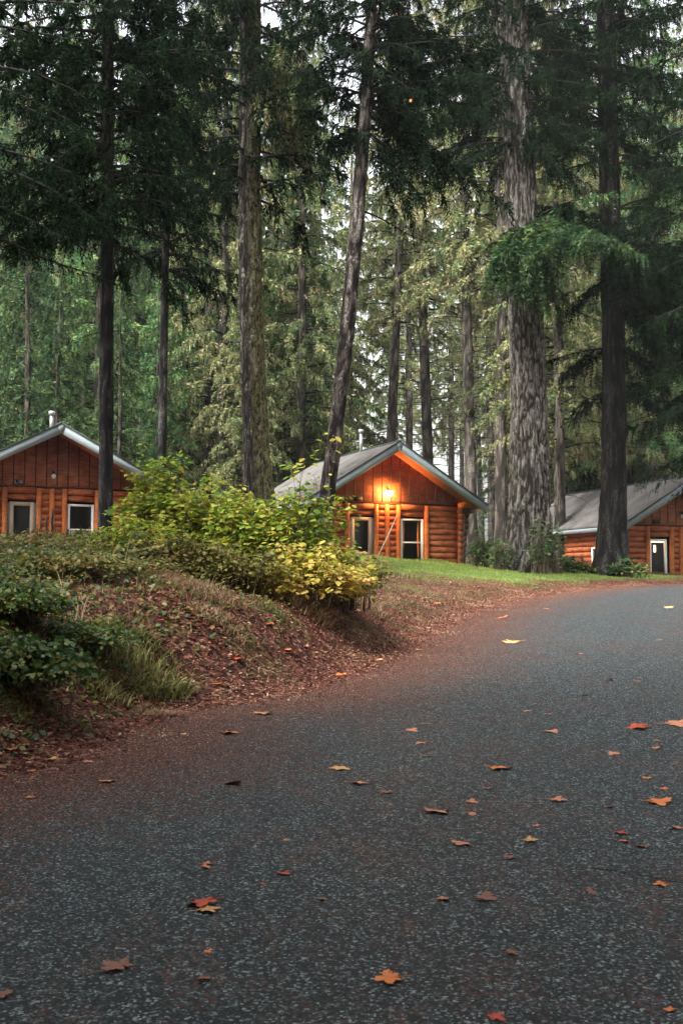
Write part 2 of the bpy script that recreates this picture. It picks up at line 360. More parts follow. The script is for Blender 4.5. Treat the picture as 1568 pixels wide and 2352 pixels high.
# road strip following the edge
tt = np.linspace(0, len(EDGE) - 2.2, 520); C0 = _cr(EDGE, tt); D0 = nrm(np.gradient(C0, axis=0)); Nn = np.stack([D0[:, 1], -D0[:, 0]], -1)
off = np.concatenate([np.linspace(-.15, 1.5, 14), np.linspace(1.7, 6.6, 24)])
P = C0[:, None, :] + Nn[:, None, :] * off[None, :, None]; X, Y = P[..., 0].ravel(), P[..., 1].ravel()
ed_ = np.repeat(off[None], len(tt), 0).ravel()
Zr = zroad(Y) + (fbm(np.stack([X, Y, X * 0], -1) * .35 + 5) - .44) * .03 + .004 - .05 * sstep(.0, -.15, ed_)
nx2 = len(off); ii = np.arange(len(tt) - 1)[:, None] * nx2 + np.arange(nx2 - 1)[None]
Fr = np.stack([ii, ii + 1, ii + nx2 + 1, ii + nx2], -1).reshape(-1, 4)
me = mesh_np('road', np.stack([X, Y, Zr], -1), Fr, M['road'], smooth=True, attrs={'edge': np.maximum(1 - np.clip(ed_ / 2.2, 0, 1), np.clip((ed_ - 4.4) / 2.2, 0, 1))})
tag(link('road', me), kind='structure')

# ---------------------------------------------------------------- cabins
def make_cabin(label, loc, th, o, E, Wd, P, D, zr, ze, zs, zb, lit, sign, dark_porch=False, side_window=None, door=False, pipe=True, group='log cabins among the trees'):
    """local frame: x along the front wall, y into the house, z up from the ground line zb; heights are given as world z"""
    t = thing('log_cabin', label, 'cabin', (loc[0], loc[1], zb), R(th), group)
    rh, eh, sh = zr - zb, ze - zb, zs - zb
    slope = (rh - eh) / E; pit = .212; rl = .112; tk = .31
    gut = np.random.RandomState(int(loc[0] * 10) & 255)
    # near-black core inside the logs: unlit room painted in, nothing shows through
    c = MB(); 
    c.box(-Wd + .1, -P + .0, .16, D - .1, -.8, sh); c.box(P, Wd - .1, .16, D - .1, -.8, sh); c.box(-P, P, .62, D - .1, -.8, sh)
    c.build('dark_room_core', M['dark'], t)
    def logrow(mb, x0, x1, z, y=0., r=rl, along='x'):
        n = max(2, int((x1 - x0) / .5) + 1); xs = np.linspace(x0, x1, n); jy = (gut.rand(n) - .5) * .014; jr = 1 + (gut.rand(n) - .5) * .07
        Pp = np.stack([xs, y + jy, z + jy], -1) if along == 'x' else np.stack([y + jy, xs, z + jy], -1)
        mb.tube(Pp, r * jr, 12)
    zc = [sh - pit * (k + .5) for k in range(int((sh + .7) / pit))]
    g = MB(); bayc = .43 * P / 1.5 + .0
    ib = .28 * P   # inner posts
    whead = sh - .43 if not door else sh - .45
    for k, z in enumerate(zc):
        for (a, b, kind) in ((-Wd, -P, 0), (-P, -ib, 1), (-ib, 0, 0), (0, ib, 0), (ib, P, 2), (P, Wd, 0)):
            if kind == 0: logrow(g, a + .02, b - .02, z)
            elif z > whead: logrow(g, a + .1, b - .1, z, -.05 if k == 0 else .03, rl if k == 0 else rl * .95)
            elif kind == 1 and z < whead - 1.42: logrow(g, a + .02, b - .02, z)
    g.build('front_log_wall', M['log'], t, True)
    # side walls and back
    for s_ in (-1, 1):
        g = MB()
        for z in zc: logrow(g, -.0, D, z - pit * .5 + .0, s_ * Wd, rl, 'y')
        g.build('side_log_wall', M['log'], t, True)
    g = MB()
    for z in zc: logrow(g, -Wd, Wd, z, D)
    g.build('back_log_wall', M['log'], t, True)
    # protruding log ends at the front corners
    for s_ in (-1, 1):
        g = MB()
        for k, z in enumerate(zc):
            ln = .42 - .022 * k + gut.rand() * .05
            x0, x1 = (Wd + .06, Wd + ln) if s_ > 0 else (-Wd - ln, -Wd - .06)
            logrow(g, x0, x1, z, .0 + .02, rl * .95)
            g.tube([(s_ * Wd, -.35 + .012 * k, z - pit * .5), (s_ * Wd, -.05, z - pit * .5)], rl * .8, 10)
        g.build('corner_log_ends', M['logend_shade'], t, True)
        g = MB(); x = s_ * (Wd - .02)
        g.hexa([(x - .1, -.2, -.8), (x + .1, -.2, -.8), (x + .1, -.11, -.8), (x - .1, -.11, -.8), (x - .06 + .04 * s_, -.5 * .6, sh - .02), (x + .12 + .04 * s_, -.3, sh - .02), (x + .12 + .04 * s_, -.11, sh - .02), (x - .06 + .04 * s_, -.11, sh - .02)])
        g.build('corner_board', M['log'], t)
        g = MB(); g.tube([(s_ * (Wd - .12), -.3, sh - .02), (s_ * (Wd + .1), -.32, sh + .03), (s_ * (Wd + .42), -.3, sh + .06)], .105, 12); g.build('roof_bracket', M['post'], t, True)
    for x in (-P, -ib, 0, ib, P):
        g = MB(); zz = np.linspace(-.8, sh - .03, 7); g.tube(np.stack([x + (gut.rand(7) - .5) * .02, -.1 + 0 * zz, zz], -1), .088 * (1 + (gut.rand(7) - .5) * .1), 14)
        g.build('vertical_post', M['post'], t, True)
    # gable siding with battens
    def roofz(x): return rh - .1 - slope * abs(x)
    g = MB(); y0 = -.06
    zt = roofz(0); xe = Wd + .02; ze_ = max(roofz(xe), sh + .04)
    Vv = [(-xe, y0, sh), (xe, y0, sh), (xe, y0, ze_), (0, y0, zt), (-xe, y0, ze_)]
    Vb = [(a, .14, c_) for a, b, c_ in Vv]
    g.add(Vv + Vb, [(0, 5, 6, 1), (1, 6, 7, 2), (2, 7, 8, 3), (3, 8, 9, 4), (4, 9, 5, 0)], [(0, 1, 2), (0, 2, 3), (0, 3, 4), (5, 7, 6), (5, 8, 7), (5, 9, 8)])
    sid = g.build('gable_siding', M['siding'], t)
    g = MB(); k = -8
    for k in range(-8, 9):
        x = k * .352 + .176
        g = MB()
        if abs(x) < xe - .05: g.box(x - .017, x + .017, y0 - .012, y0 - .001, sh + .06, roofz(x) - .02); g.build('batten', M['batten'], sid)
    g = MB(); g.box(-xe, xe, y0 - .035, y0 - .001, sh - .03, sh + .035); g.build('ledge', M['batten'], sid)
    g = MB()
    g.add([(-xe, D - .1, sh), (xe, D - .1, sh), (xe, D - .1, ze_), (0, D - .1, zt), (-xe, D - .1, ze_), (-xe, D + .06, sh), (xe, D + .06, sh), (xe, D + .06, ze_), (0, D + .06, zt), (-xe, D + .06, ze_)],
          [(0, 5, 6, 1), (1, 6, 7, 2), (2, 7, 8, 3), (3, 8, 9, 4), (4, 9, 5, 0)], [(2, 1, 0), (3, 2, 0), (4, 3, 0), (5, 6, 7), (5, 7, 8), (5, 8, 9)])
    g.build('rear_gable', M['siding'], t)
    # roof: ribbed metal sheets, soffit, barge boards, eave fascia
    rf = None
    for s_ in (-1, 1):
        g = MB(); yA, yB = -o, D + .5; L = math.hypot(E, E * slope); cs, sn = E / L, E * slope / L
        n = int((yB - yA) / .28) * 2
        # profile across y: flats with ribs
        ys, hs_ = [], []
        for k in range(int((yB - yA) / .23) + 1):
            y = yA + k * .23; ys += [y, y + .19, y + .2, y + .22]; hs_ += [0, 0, .028, .028]
        ys = np.clip(np.array(ys), yA, yB); hs_ = np.array(hs_)
        top = []
        for (xx, zz) in ((0, rh), (s_ * (E + .03), rh - (E + .03) * slope)):
            top.append(np.stack([xx + s_ * sn * hs_, ys, zz + cs * hs_ + .012], -1))
        m = len(ys); V = np.concatenate(top); Q = [(k, k + 1, m + k + 1, m + k) for k in range(m - 1)]
        if s_ < 0: Q = [q_[::-1] for q_ in Q]
        g.add(V, Q)
        # underside thickness
        a, b = (0, rh), (s_ * (E + .03), rh - (E + .03) * slope)
        g.hexa([(a[0], yA + .02, a[1] - .05), (b[0], yA + .02, b[1] - .05), (b[0], yB - .02, b[1] - .05), (a[0], yB - .02, a[1] - .05),
                (a[0], yA + .02, a[1]), (b[0], yA + .02, b[1]), (b[0], yB - .02, b[1]), (a[0], yB - .02, a[1])])
        rf = g.build('roof', M['roof'], t)
        g = MB(); u0, u1 = .0, E - .04
        g.hexa([(s_ * u0, yA + .05, rh - u0 * slope - .12), (s_ * u1, yA + .05, rh - u1 * slope - .12), (s_ * u1, yB - .05, rh - u1 * slope - .12), (s_ * u0, yB - .05, rh - u0 * slope - .12),
                (s_ * u0, yA + .05, rh - u0 * slope - .055), (s_ * u1, yA + .05, rh - u1 * slope - .055), (s_ * u1, yB - .05, rh - u1 * slope - .055), (s_ * u0, yB - .05, rh - u0 * slope - .055)])
        g.build('soffit', M['soffit'], rf)
        xa, xb = .0, E + .02   # barge boards
        for (ya, yb) in ((yA - .03, yA + .012), (yB - .012, yB + .03)):
            g = MB()
            g.hexa([(s_ * xa, ya, rh - xa * slope - tk), (s_ * xb, ya, rh - xb * slope - tk + .03), (s_ * xb, yb, rh - xb * slope - tk + .03), (s_ * xa, yb, rh - xa * slope - tk),
                    (s_ * xa, ya, rh - xa * slope - .0), (s_ * xb, ya, rh - xb * slope - .0), (s_ * xb, yb, rh - xb * slope - .0), (s_ * xa, yb, rh - xa * slope - .0)])
            g.build('barge_board', M['fascia'], rf)
        g = MB(); zb_ = rh - E * slope
        g.box(min(s_ * E, s_ * (E + .025)), max(s_ * E, s_ * (E + .025)), yA + .02, yB - .02, zb_ - .24, zb_ - .015); g.build('eave_fascia', M['fascia'], rf)
        g = MB(); xa, xb = 0, E + .05
        g.hexa([(s_ * xa, yA - .055, rh - xa * slope - .0), (s_ * xb, yA - .055, rh - xb * slope), (s_ * xb, yA + .02, rh - xb * slope), (s_ * xa, yA + .02, rh - xa * slope),
                (s_ * xa, yA - .055, rh - xa * slope + .045), (s_ * xb, yA - .055, rh - xb * slope + .045), (s_ * xb, yA + .02, rh - xb * slope + .045), (s_ * xa, yA + .02, rh - xa * slope + .045)])
        g.build('drip_edge', M['roofcap'], rf)
    g = MB(); g.add([(-.14, -o - .04, rh - .02), (.14, -o - .04, rh - .02), (.03, -o - .04, rh - tk - .02), (-.03, -o - .04, rh - tk - .02), (-.14, -o - .005, rh - .02), (.14, -o - .005, rh - .02), (.03, -o - .005, rh - tk), (-.03, -o - .005, rh - tk)],
                    [(0, 3, 2, 1), (0, 1, 5, 4), (1, 2, 6, 5), (2, 3, 7, 6), (3, 0, 4, 7)]); g.build('peak_plate', M['fascia'], rf)
    g = MB(); g.tube([(0, -o, rh + .03), (0, D + .5, rh + .03)], .045, 8); g.build('ridge_cap', M['roofcap'], rf)
    if pipe:
        g = MB(); px, py, pt = pipe; zz = rh - abs(px) * slope
        g.tube([(px, py, zz - .1), (px, py, zz + pt)], .065, 14); g.tube([(px, py, zz + pt - .03), (px, py, zz + pt + .09)], .105, 14)
        g.build('vent_pipe', M['pipe'], rf, True)
    # windows
    def window(x0, x1, z0, z1, fr, fw, rail=None, orange_strips=False, pane=M['glass'], y=-.02, warm=False):
        wd = MB()
        wd.box(x0, x0 + fw, y - .05, y + .06, z0, z1); wd.box(x1 - fw, x1, y - .05, y + .06, z0, z1)
        wd.box(x0 + fw, x1 - fw, y - .047, y + .06, z1 - fw, z1); wd.box(x0 + fw, x1 - fw, y - .047, y + .06, z0, z0 + fw)
        wo_ = wd.build('window', fr, t)
        if rail: g = MB(); g.box(x0 + fw, x1 - fw, y - .035, y + .04, rail - .025, rail + .025); g.build('meeting_rail', fr, wo_)
        g = MB(); g.add([(x0 + fw, y, z0 + fw), (x1 - fw, y, z0 + fw), (x1 - fw, y, z1 - fw), (x0 + fw, y, z1 - fw)], [(0, 1, 2, 3)]); g.build('pane', pane, wo_)
        if orange_strips:
            for cx, zz0 in ((x0 + fw + .11, z1 - 1.02), (x1 - fw - .07, z1 - 1.36)):  # two narrow orange strips behind the pane
                g = MB(); zs_ = np.linspace(zz0, z1 - fw - .04, 9); r_ = .03 * np.sin(np.linspace(.15, 2.9, 9)) ** .5 + .004
                g.tube(np.stack([cx + .01 * np.sin(zs_ * 5), y + .12 + 0 * zs_, zs_], -1), r_, 8); g.build('curtain', M['curtain'], wo_, True)
        if warm:
            g = MB(); g.box(x0 + fw + .02, x1 - fw - .02, y + .05, y + .08, z1 - fw - .05, z1 - fw - .012); g.box(x0 + fw + .22, x0 + fw + .29, y + .1, y + .14, z1 - fw - .42, z1 - fw - .16); g.build('warm_light_strip', M['warm'], wo_)
        return wo_
    hz = whead - .06
    if not door:
        a, b = -P + .17, -ib - .14
        w1 = window(a, b, hz - 1.33, hz, M['beige'], .12)
        g = MB(); g.box(b + .002, b + .06, -.05, .06, hz - 1.33, hz - .03); g.build('side_trim', M['fascia'], w1)
        g = MB(); g.box(a - .06, a - .002, -.05, .06, hz - 1.33, hz - .03); g.build('side_trim', M['fascia'], w1)
        w2 = window(ib + .12, P - .1, hz - 1.75, hz - .02, M['white'], .065, rail=hz - .86, orange_strips=(lit == 1))
        tag(w2, 'white framed sash window'); tag(w1, 'beige framed window')
    else:
        window(-ib - .95, -ib - .2, hz - 1.9, hz, M['white'], .07, warm=True)
        window(ib + .12, P - .1, hz - 1.7, hz - .05, M['white'], .05, rail=hz - .84)
    if side_window:
        yy0, yy1, z0, z1 = side_window; wd = MB(); x = -Wd - .1
        for (a0, a1, c0, c1) in ((yy0, yy0 + .07, z0, z1), (yy1 - .07, yy1, z0, z1), (yy0 + .07, yy1 - .07, z0, z0 + .07), (yy0 + .07, yy1 - .07, z1 - .07, z1), ((yy0 + yy1) / 2 - .03, (yy0 + yy1) / 2 + .03, z0 + .07, z1 - .07)):
            wd.box(x - .06, x + .03, a0, a1, c0, c1)
        wo_ = wd.build('side_window', M['white'], t)
        g = MB(); g.box(x - .035, x + .02, yy0 + .02, yy1 - .02, z0 + .02, z1 - .02); g.build('pane', M['black'], wo_)
    # porch light on the centre of the gable
    zl = sh + .37
    g = MB(); g.tube([(.02, y0 - .02, zl + .16), (.02, y0 - .1, zl + .17), (.02, y0 - .15, zl + .12)], .03, 8); g.tube([(.02, y0 - .13, zl + .14), (.02, y0 - .13, zl + .05)], (.05, .055), 12)
    pl = g.build('porch_light', M['black'], t, True)
    for k in ((-1, 1) if lit == 1 else (0,)):
        g = MB(); zz = np.linspace(-.085, .085, 9); rr = .07 * np.sqrt(np.maximum(1 - (zz / .09) ** 2, .02)); dx = k * .075
        g.tube(np.stack([.02 + dx + 0 * zz, y0 - .16 + 0 * zz, zl + zz], -1), rr, 14)
        g.build('bulb', M['bulb'] if lit == 1 else M['bulb_off'], pl, True)
    if lit == 1:
        ld = bpy.data.lights.new('porch_lamp_glow', 'POINT'); ld.energy = 55; ld.color = (1, .42, .12); ld.shadow_soft_size = .12
        lo = bpy.data.objects.new('porch_lamp_glow', ld); COL.objects.link(lo); lo.parent = t; lo.location = (.02, y0 - .34, zl)
    if sign:
        g = MB(); x = -.72 * P; g.box(x - .16, x + .16, y0 - .045, y0 - .015, sh + .07, sh + .23); sg = g.build('sign_board', M['sign'], t)
        if isinstance(sign, str):
            cu = bpy.data.curves.new('letters', 'FONT'); cu.body = sign; cu.size = .15; cu.extrude = .004; cu.align_x = 'CENTER'; cu.align_y = 'CENTER'
            to = bpy.data.objects.new('tmp', cu); COL.objects.link(to); bpy.context.view_layer.update()
            dm = bpy.data.meshes.new_from_object(to.evaluated_get(bpy.context.evaluated_depsgraph_get())); bpy.data.objects.remove(to)
            dm.materials.clear(); dm.materials.append(M['letters']); lt = link('letters', dm, sg)
            lt.location = (x, y0 - .05, sh + .15); lt.rotation_euler = (math.pi / 2, 0, 0)
    return t
mid = make_cabin('log cabin with its porch light glowing orange, in the middle of the clearing', (1.57, 39.9), 22.5, 1.12, 3.42, 2.86, 1.53, 6.6, 6.38, 4.28, 4.30, 2.25, 1, True, pipe=(-.0, 2.2, .75))
lef = make_cabin('log cabin marked L.10 with an unlit porch light, behind the yellow shrubs', (-9.5, 37.0), 27, 1.28, 3.25, 2.85, 1.5, 6.6, 6.58, 4.89, 4.62, 2.95, 0, 'L.10', pipe=(0, .1, .5))
rig = make_cabin('shaded log cabin with a large pale metal roof, behind the two big right hand trunks', (13.0, 43.6), 17, 1.1, 3.0, 2.6, 1.45, 8.6, 5.55, 3.72, 3.7, 1.95, 0, True, side_window=(1.0, 1.85, .25, .95), door=True, pipe=None)

# ---------------------------------------------------------------- conifers
def trunk_mesh(name, path, rad, mat, seg=48, dz=.09, ridge=.12, fa=5., fz=1.6, flare=0., seed=0, mossdir=None):
    """path: (z-sorted) points of the axis; rad: radii at them"""
    P = np.asarray(path, float); z = P[:, 2]; zz = np.arange(z[0], z[-1], dz); n = len(zz)
    cx, cy, rr = (np.interp(zz, z, a) for a in (P[:, 0], P[:, 1], np.asarray(rad, float)))
    k = np.ones(9) / 9; 
    if n > 40: 
        pad = lambda a: np.convolve(np.pad(a, 4, mode='edge'), k, 'valid'); cx, cy, rr = pad(cx), pad(cy), pad(rr)
    th = np.arange(seg) * 2 * math.pi / seg; r0 = float(np.max(rad))
    C, S_ = np.cos(th), np.sin(th)
    h = zz - zz[0]
    fl = flare * np.exp(-h / (r0 * 1.6 + .1))
    lob = 1 + .25 * np.sin(th * 5 + seed) + .2 * np.sin(th * 3 + seed * 2)
    base = rr[:, None] * (1 + fl[:, None] * lob[None])
    pts = np.stack([np.broadcast_to(C * r0 * fa, (n, seg)), np.broadcast_to(S_ * r0 * fa, (n, seg)), np.broadcast_to((zz * fz)[:, None], (n, seg))], -1) + seed * 3.1
    wob = vn(pts * .5 + 9) * 2 - 1
    pts = pts + wob[..., None] * .5
    a = 1 - np.abs(vn(pts) * 2 - 1); b = 1 - np.abs(vn(pts * 2.1 + 4) * 2 - 1)
    cav = 1 - np.clip(a * .75 + b * .35 - .2, 0, 1)          # 0 in furrows, 1 on plates
    rad_ = base * (1 + ridge * (cav - .5) + .05 * wob)
    V = np.stack([cx[:, None] + rad_ * C, cy[:, None] + rad_ * S_, np.broadcast_to(zz[:, None], (n, seg))], -1).reshape(-1, 3)
    i = np.arange(n - 1)[:, None] * seg; j = np.arange(seg)[None]; k2 = (j + 1) % seg
    F = np.stack([i + j, i + k2, i + seg + k2, i + seg + j], -1).reshape(-1, 4)
    at = {'cav': cav.ravel()}
    if mossdir is not None: at['moss'] = np.broadcast_to((np.clip(-.15 + 1.1 * np.cos(th - mossdir), 0, 1)[None] * (.35 + .65 * np.exp(-zz / 9))[:, None]), (n, seg)).ravel() 
    return mesh_np(name, V, F, mat, smooth=True, attrs=at)

def boughs_mesh(name, B, mats, seed=0, tpm=9, m=10, lw=.24, wood=True, ll=.16, spread=.6, wr=.012, dead=False):
    """B rows: x,y,z (base), azimuth, length, rise, droop, hang.  One mesh: limbs + hanging needle sprays."""
    rg = np.random.RandomState(seed); B = np.asarray(B, float); V, F, MI = [], [], []; nv = 0
    # twigs
    cnt = np.maximum((B[:, 4] * tpm).astype(int), 3); bi = np.repeat(np.arange(len(B)), cnt); N = len(bi)
    b = B[bi]; t = rg.rand(N) ** .75 * .92 + .1; t = np.minimum(t, 1.0)
    dirh = np.stack([np.cos(b[:, 3]), np.sin(b[:, 3]), 0 * t], -1)
    bend = (vn(np.stack([bi * 1.7, bi * .3, t * 2], -1)) - .5) * .5 * b[:, 4] * t
    side = np.stack([-dirh[:, 1], dirh[:, 0], 0 * t], -1)
    P0 = b[:, :3] + dirh * (b[:, 4] * t)[:, None] + side * bend[:, None]; P0[:, 2] += b[:, 4] * (b[:, 5] * t - b[:, 6] * t * t)
    sg = rg.choice([-1, 1], N); ang = rg.uniform(.35, 1.3, N) * sg
    tw = dirh * np.cos(ang)[:, None] + side * np.sin(ang)[:, None]
    l = b[:, 7] * (.35 + .8 * rg.rand(N)) * (1.15 - .55 * t)
    hg = rg.uniform(.45, 1.25, N)                   # how strongly it hangs
    if dead: hg *= .3
    s = np.linspace(.06, 1, m)
    cz = -(hg[:, None] * (s[None] ** 1.5)) + .12 * s[None]
    Pt = P0[:, None, :] + tw[:, None, :] * (l[:, None] * spread * (s[None] - .35 * s[None] ** 2))[..., None]
    Pt[..., 2] += l[:, None] * cz
    T = nrm(np.gradient(Pt, axis=1))
    if not dead:
        for sd in (-1, 1):
            upv = nrm(rg.normal(size=(N, 1, 3)) * .6 + np.array([0, 0, .8]) * (hg[:, None, None] < .8) + tw[:, None, :] * .5)
            Sd = nrm(np.cross(T, upv)) * sd
            d = nrm(T * .85 + Sd * .75 + rg.normal(size=(N, m, 3)) * .22)
            L = (ll * (.6 + .8 * rg.rand(N, m)) * (l / .7).clip(.5, 1.3)[:, None] * (1.15 - .6 * s[None]))[..., None]
            wv = nrm(np.cross(d, rg.normal(size=(N, m, 3)))) * L * lw * .5
            a0 = Pt; a1 = Pt + d * L * .45 + wv; a2 = Pt + d * L; a3 = Pt + d * L * .45 - wv
            q4 = np.stack([a0, a1, a2, a3], 2).reshape(-1, 3); k = len(q4) // 4
            V.append(q4); F.append(np.arange(k * 4).reshape(-1, 4) + nv); MI.append(np.zeros(k, int)); nv += len(q4)
    if wood:   # limbs (3-sided) and twig stems (thin quads)
        tt = np.linspace(0, 1, 7); dh = np.stack([np.cos(B[:, 3]), np.sin(B[:, 3]), 0 * B[:, 3]], -1); sdv = np.stack([-dh[:, 1], dh[:, 0], 0 * dh[:, 0]], -1)
        bi2 = np.arange(len(B)); bd = np.stack([(vn(np.stack([bi2 * 1.7, bi2 * .3, bi2 * 0 + x * 2], -1)) - .5) * .5 * B[:, 4] * x for x in tt], 1)
        P = B[:, None, :3] + dh[:, None, :] * (B[:, 4:5] * tt[None])[..., None] + sdv[:, None, :] * bd[..., None]; P[..., 2] += B[:, 4:5] * (B[:, 5:6] * tt[None] - B[:, 6:7] * tt[None] ** 2)
        r = (wr * (B[:, 4:5] + 1)) * (1.05 - tt[None]); 
        K = 4; V4 = []
        for kk in range(K):
            a = kk * 2 * math.pi / K; V4.append(P + (sdv[:, None, :] * math.cos(a) + np.array([0, 0, 1.]) * math.sin(a)) * r[..., None])
        VV = np.stack(V4, 2); nb = len(B); base = (np.arange(nb)[:, None, None] * 7 + np.arange(6)[None, :, None]) * K + np.arange(K)[None, None]; nk = np.roll(np.arange(K), -1)[None, None] - np.arange(K)[None, None]
        Q = np.stack([base, base + nk, base + nk + K, base + K], -1).reshape(-1, 4)
        V.append(VV.reshape(-1, 3)); F.append(Q + nv); MI.append(np.ones(len(Q), int)); nv += VV.size // 3
        sub = Pt[:, ::max(1, m // 4), :]; ms = sub.shape[1]; wv = side[:, None, :] * (.005 if not dead else .009) + np.array([0, 0, .003]); rr = (1.1 - np.linspace(0, 1, ms))[None, :, None]
        Vs = np.stack([sub - wv * rr, sub + wv * rr], 2).reshape(-1, 3); bb = (np.arange(N)[:, None] * ms + np.arange(ms - 1)[None]) * 2
        Q = np.stack([bb, bb + 1, bb + 3, bb + 2], -1).reshape(-1, 4); V.append(Vs); F.append(Q + nv); MI.append(np.ones(len(Q), int)); nv += len(Vs)
    return mesh_np(name, np.concatenate(V), np.concatenate(F), mats, np.concatenate(MI))
def rand_boughs(rg, n, h0, h1, L0, L1, rise=(-.05, .3), droop=(.2, .6), hang=(.5, 1.), r0=.25, az=None, axis=None):
    rows = []
    for k in range(n):
        f = (k + rg.rand()) / n; h = h0 + (h1 - h0) * f; a = k * 2.4 + rg.rand() * 1.2 if az is None else rg.uniform(*az)
        L = (L0 + (L1 - L0) * f) * rg.uniform(.65, 1.15); cx, cy = axis(h) if axis else (0, 0)
        rows.append((cx + math.cos(a) * r0 * .5, cy + math.sin(a) * r0 * .5, h, a, L, rg.uniform(*rise), rg.uniform(*droop), rg.uniform(*hang)))
    return rows

def fore_tree(label, y, pts, mat, sp, ridge=.12, fa=5, fz=1.5, flare=.3, seed=0, boughs=(), hrange=None, nrand=0, Lr=(2, 2), ndl='ndl_shade', dead=(), mossdir=None, seg=56, hang=(.6, 1.2), dz=.07, tpm=15, topadd=10, azr=None, ll=.15, green=(), gmat='ndl_mid'):
    """pts: (u, v, width) read from the picture; boughs: (u0, v0, u1, v1, dy, hang) limbs"""
    Pw = [W(u, v, y) for u, v, wd in pts]; rad = [wd * y / FPX / 2 * .93 for u, v, wd in pts]
    x0 = Pw[0][0]; zg = gz(x0, y)
    P = [np.array([p[0] - x0, 0, p[2] - zg]) for p in Pw]
    P[0][2] = -.25
    P.append(P[-1] + (P[-1] - P[-2]) / max(P[-1][2] - P[-2][2], .1) * topadd); rad.append(rad[-1] * .45)
    t = thing('spruce_tree', label, 'tree', (x0, y, zg), 0, None)
    link('trunk', trunk_mesh('trunk', P, rad, mat, seg, dz, ridge, fa, fz, flare, seed, mossdir), t)
    A = np.array(P); axis = lambda h: (np.interp(h, A[:, 2], A[:, 0]), 0.)
    rg = np.random.RandomState(seed + 50); rows = []
    for (u0, v0, u1, v1, dy, hg) in boughs:
        a = W(u0, v0, y) - (x0, y, zg); b = W(u1, v1, y + dy) - (x0, y, zg); a[1] = 0
        for rep in range(1 if hg < .35 else 4):
            d = b - a + rg.normal(size=3) * .22 * rep; L = math.hypot(d[0], d[1]); slope = d[2] / max(L, .1)
            dr = rg.uniform(.15, .4); rows.append((a[0], a[1], a[2], math.atan2(d[1], d[0]), L, slope + dr, dr, hg))
    if hrange: rows += rand_boughs(rg, int(nrand * 2.5), hrange[0], hrange[1], Lr[0], Lr[1], hang=hang, axis=axis, r0=rad[-2], az=azr)
    if rows: link('crown', boughs_mesh('crown', rows, [M[ndl], M['wood_dead']], seed, tpm=tpm, m=12, ll=ll), t)
    if green:
        rows = []
        for (u0, v0, u1, v1, dy, hg) in green:
            a = W(u0, v0, y) - (x0, y, zg); b = W(u1, v1, y + dy) - (x0, y, zg); a[1] = 0
            for rep in range(4):
                d = b - a + rg.normal(size=3) * .2 * rep; L = math.hypot(d[0], d[1]); rows.append((a[0], a[1], a[2], math.atan2(d[1], d[0]), L, d[2] / L + .3, .3, hg))
        link('low_boughs', boughs_mesh('low_boughs', rows, [M[gmat], M['wood_dead']], seed + 3, tpm=22, m=12, ll=.17, lw=.28), t)
    if dead:
        rows = []
        for (u0, v0, u1, v1, dy) in dead:
            a = W(u0, v0, y) - (x0, y, zg); a[1] = 0; b = W(u1, v1, y + dy) - (x0, y, zg); d = b - a; L = math.hypot(d[0], d[1]); rows.append((a[0], a[1], a[2], math.atan2(d[1], d[0]), L, d[2] / L + .1, .1, .5))
        link('dead_branches', boughs_mesh('dead_branches', rows, [M['wood_dead'], M['wood_dead']], seed, tpm=2.5, m=8, dead=True, wr=.008), t)
    return t
TAU = 6.283
fore_tree('slim dark straight conifer in front of the left cabin', 24, [(243, 1262, 40), (243, 1150, 36), (245, 900, 34), (247, 600, 32), (248, 300, 31), (249, 0, 29)], M['bark_dark'], 0, .1, 6, 1.6, .25, 1,
          hrange=(6.6, 15), nrand=46, Lr=(2.6, 3.0), dead=[(247, 880, 300, 850, .3), (243, 760, 150, 790, -.4), (247, 640, 330, 660, .2)],
          boughs=[(247, 330, 40, 420, -1, .9), (247, 360, -30, 470, .5, .9), (247, 430, 60, 500, -.8, .8), (247, 240, 20, 260, 0, .8), (247, 460, 130, 520, 1, .7), (247, 250, 380, 330, .6, .7), (247, 130, 30, 90, -.6, .9), (247, 120, 420, 150, -.5, .9), (247, 520, 30, 560, -.5, .7)])
fore_tree('thinnest foreground conifer, between the slim dark one and the mossy trunk', 33, [(372, 1190, 22), (373, 1050, 21), (376, 800, 20), (382, 520, 18), (392, 250, 16), (400, 0, 14)], M['bark_dark'], 0, .08, 6, 1.6, .1, 2,
          hrange=(8.5, 20), nrand=40, Lr=(2.2, 2.2), seg=36, boughs=[(378, 560, 470, 640, .2, .6), (380, 570, 300, 640, -.3, .5), (380, 620, 520, 700, .4, .9), (385, 450, 300, 500, 0, .8), (380, 640, 440, 720, -.3, .8)],
          dead=[(380, 590, 340, 700, .2), (382, 560, 440, 700, .1), (384, 480, 520, 560, .4)])
fore_tree('thick dark trunk with yellow moss down its right side', 30, [(604, 1260, 92), (598, 1180, 80), (592, 1080, 66), (583, 900, 62), (576, 700, 60), (573, 400, 55), (575, 0, 54)], M['bark_moss'], 0, .22, 8, 3.2, .25, 3, mossdir=-.5,
          hrange=(9.5, 18), nrand=34, Lr=(2.6, 2.8), boughs=[(600, 60, 700, 120, .3, 1.1), (548, 200, 450, 260, 0, .8), (548, 330, 460, 400, .3, .7), (548, 80, 420, 130, -.4, .9)], gmat='ndl_olive', green=[(600, 120, 690, 210, -.4, 1.4), (600, 200, 680, 300, -.5, 1.4), (600, 260, 670, 350, .3, 1.2), (600, 160, 700, 240, .3, 1.3)],
          dead=[(600, 480, 640, 440, .2), (606, 570, 750, 605, .5), (545, 420, 490, 470, -.2)])
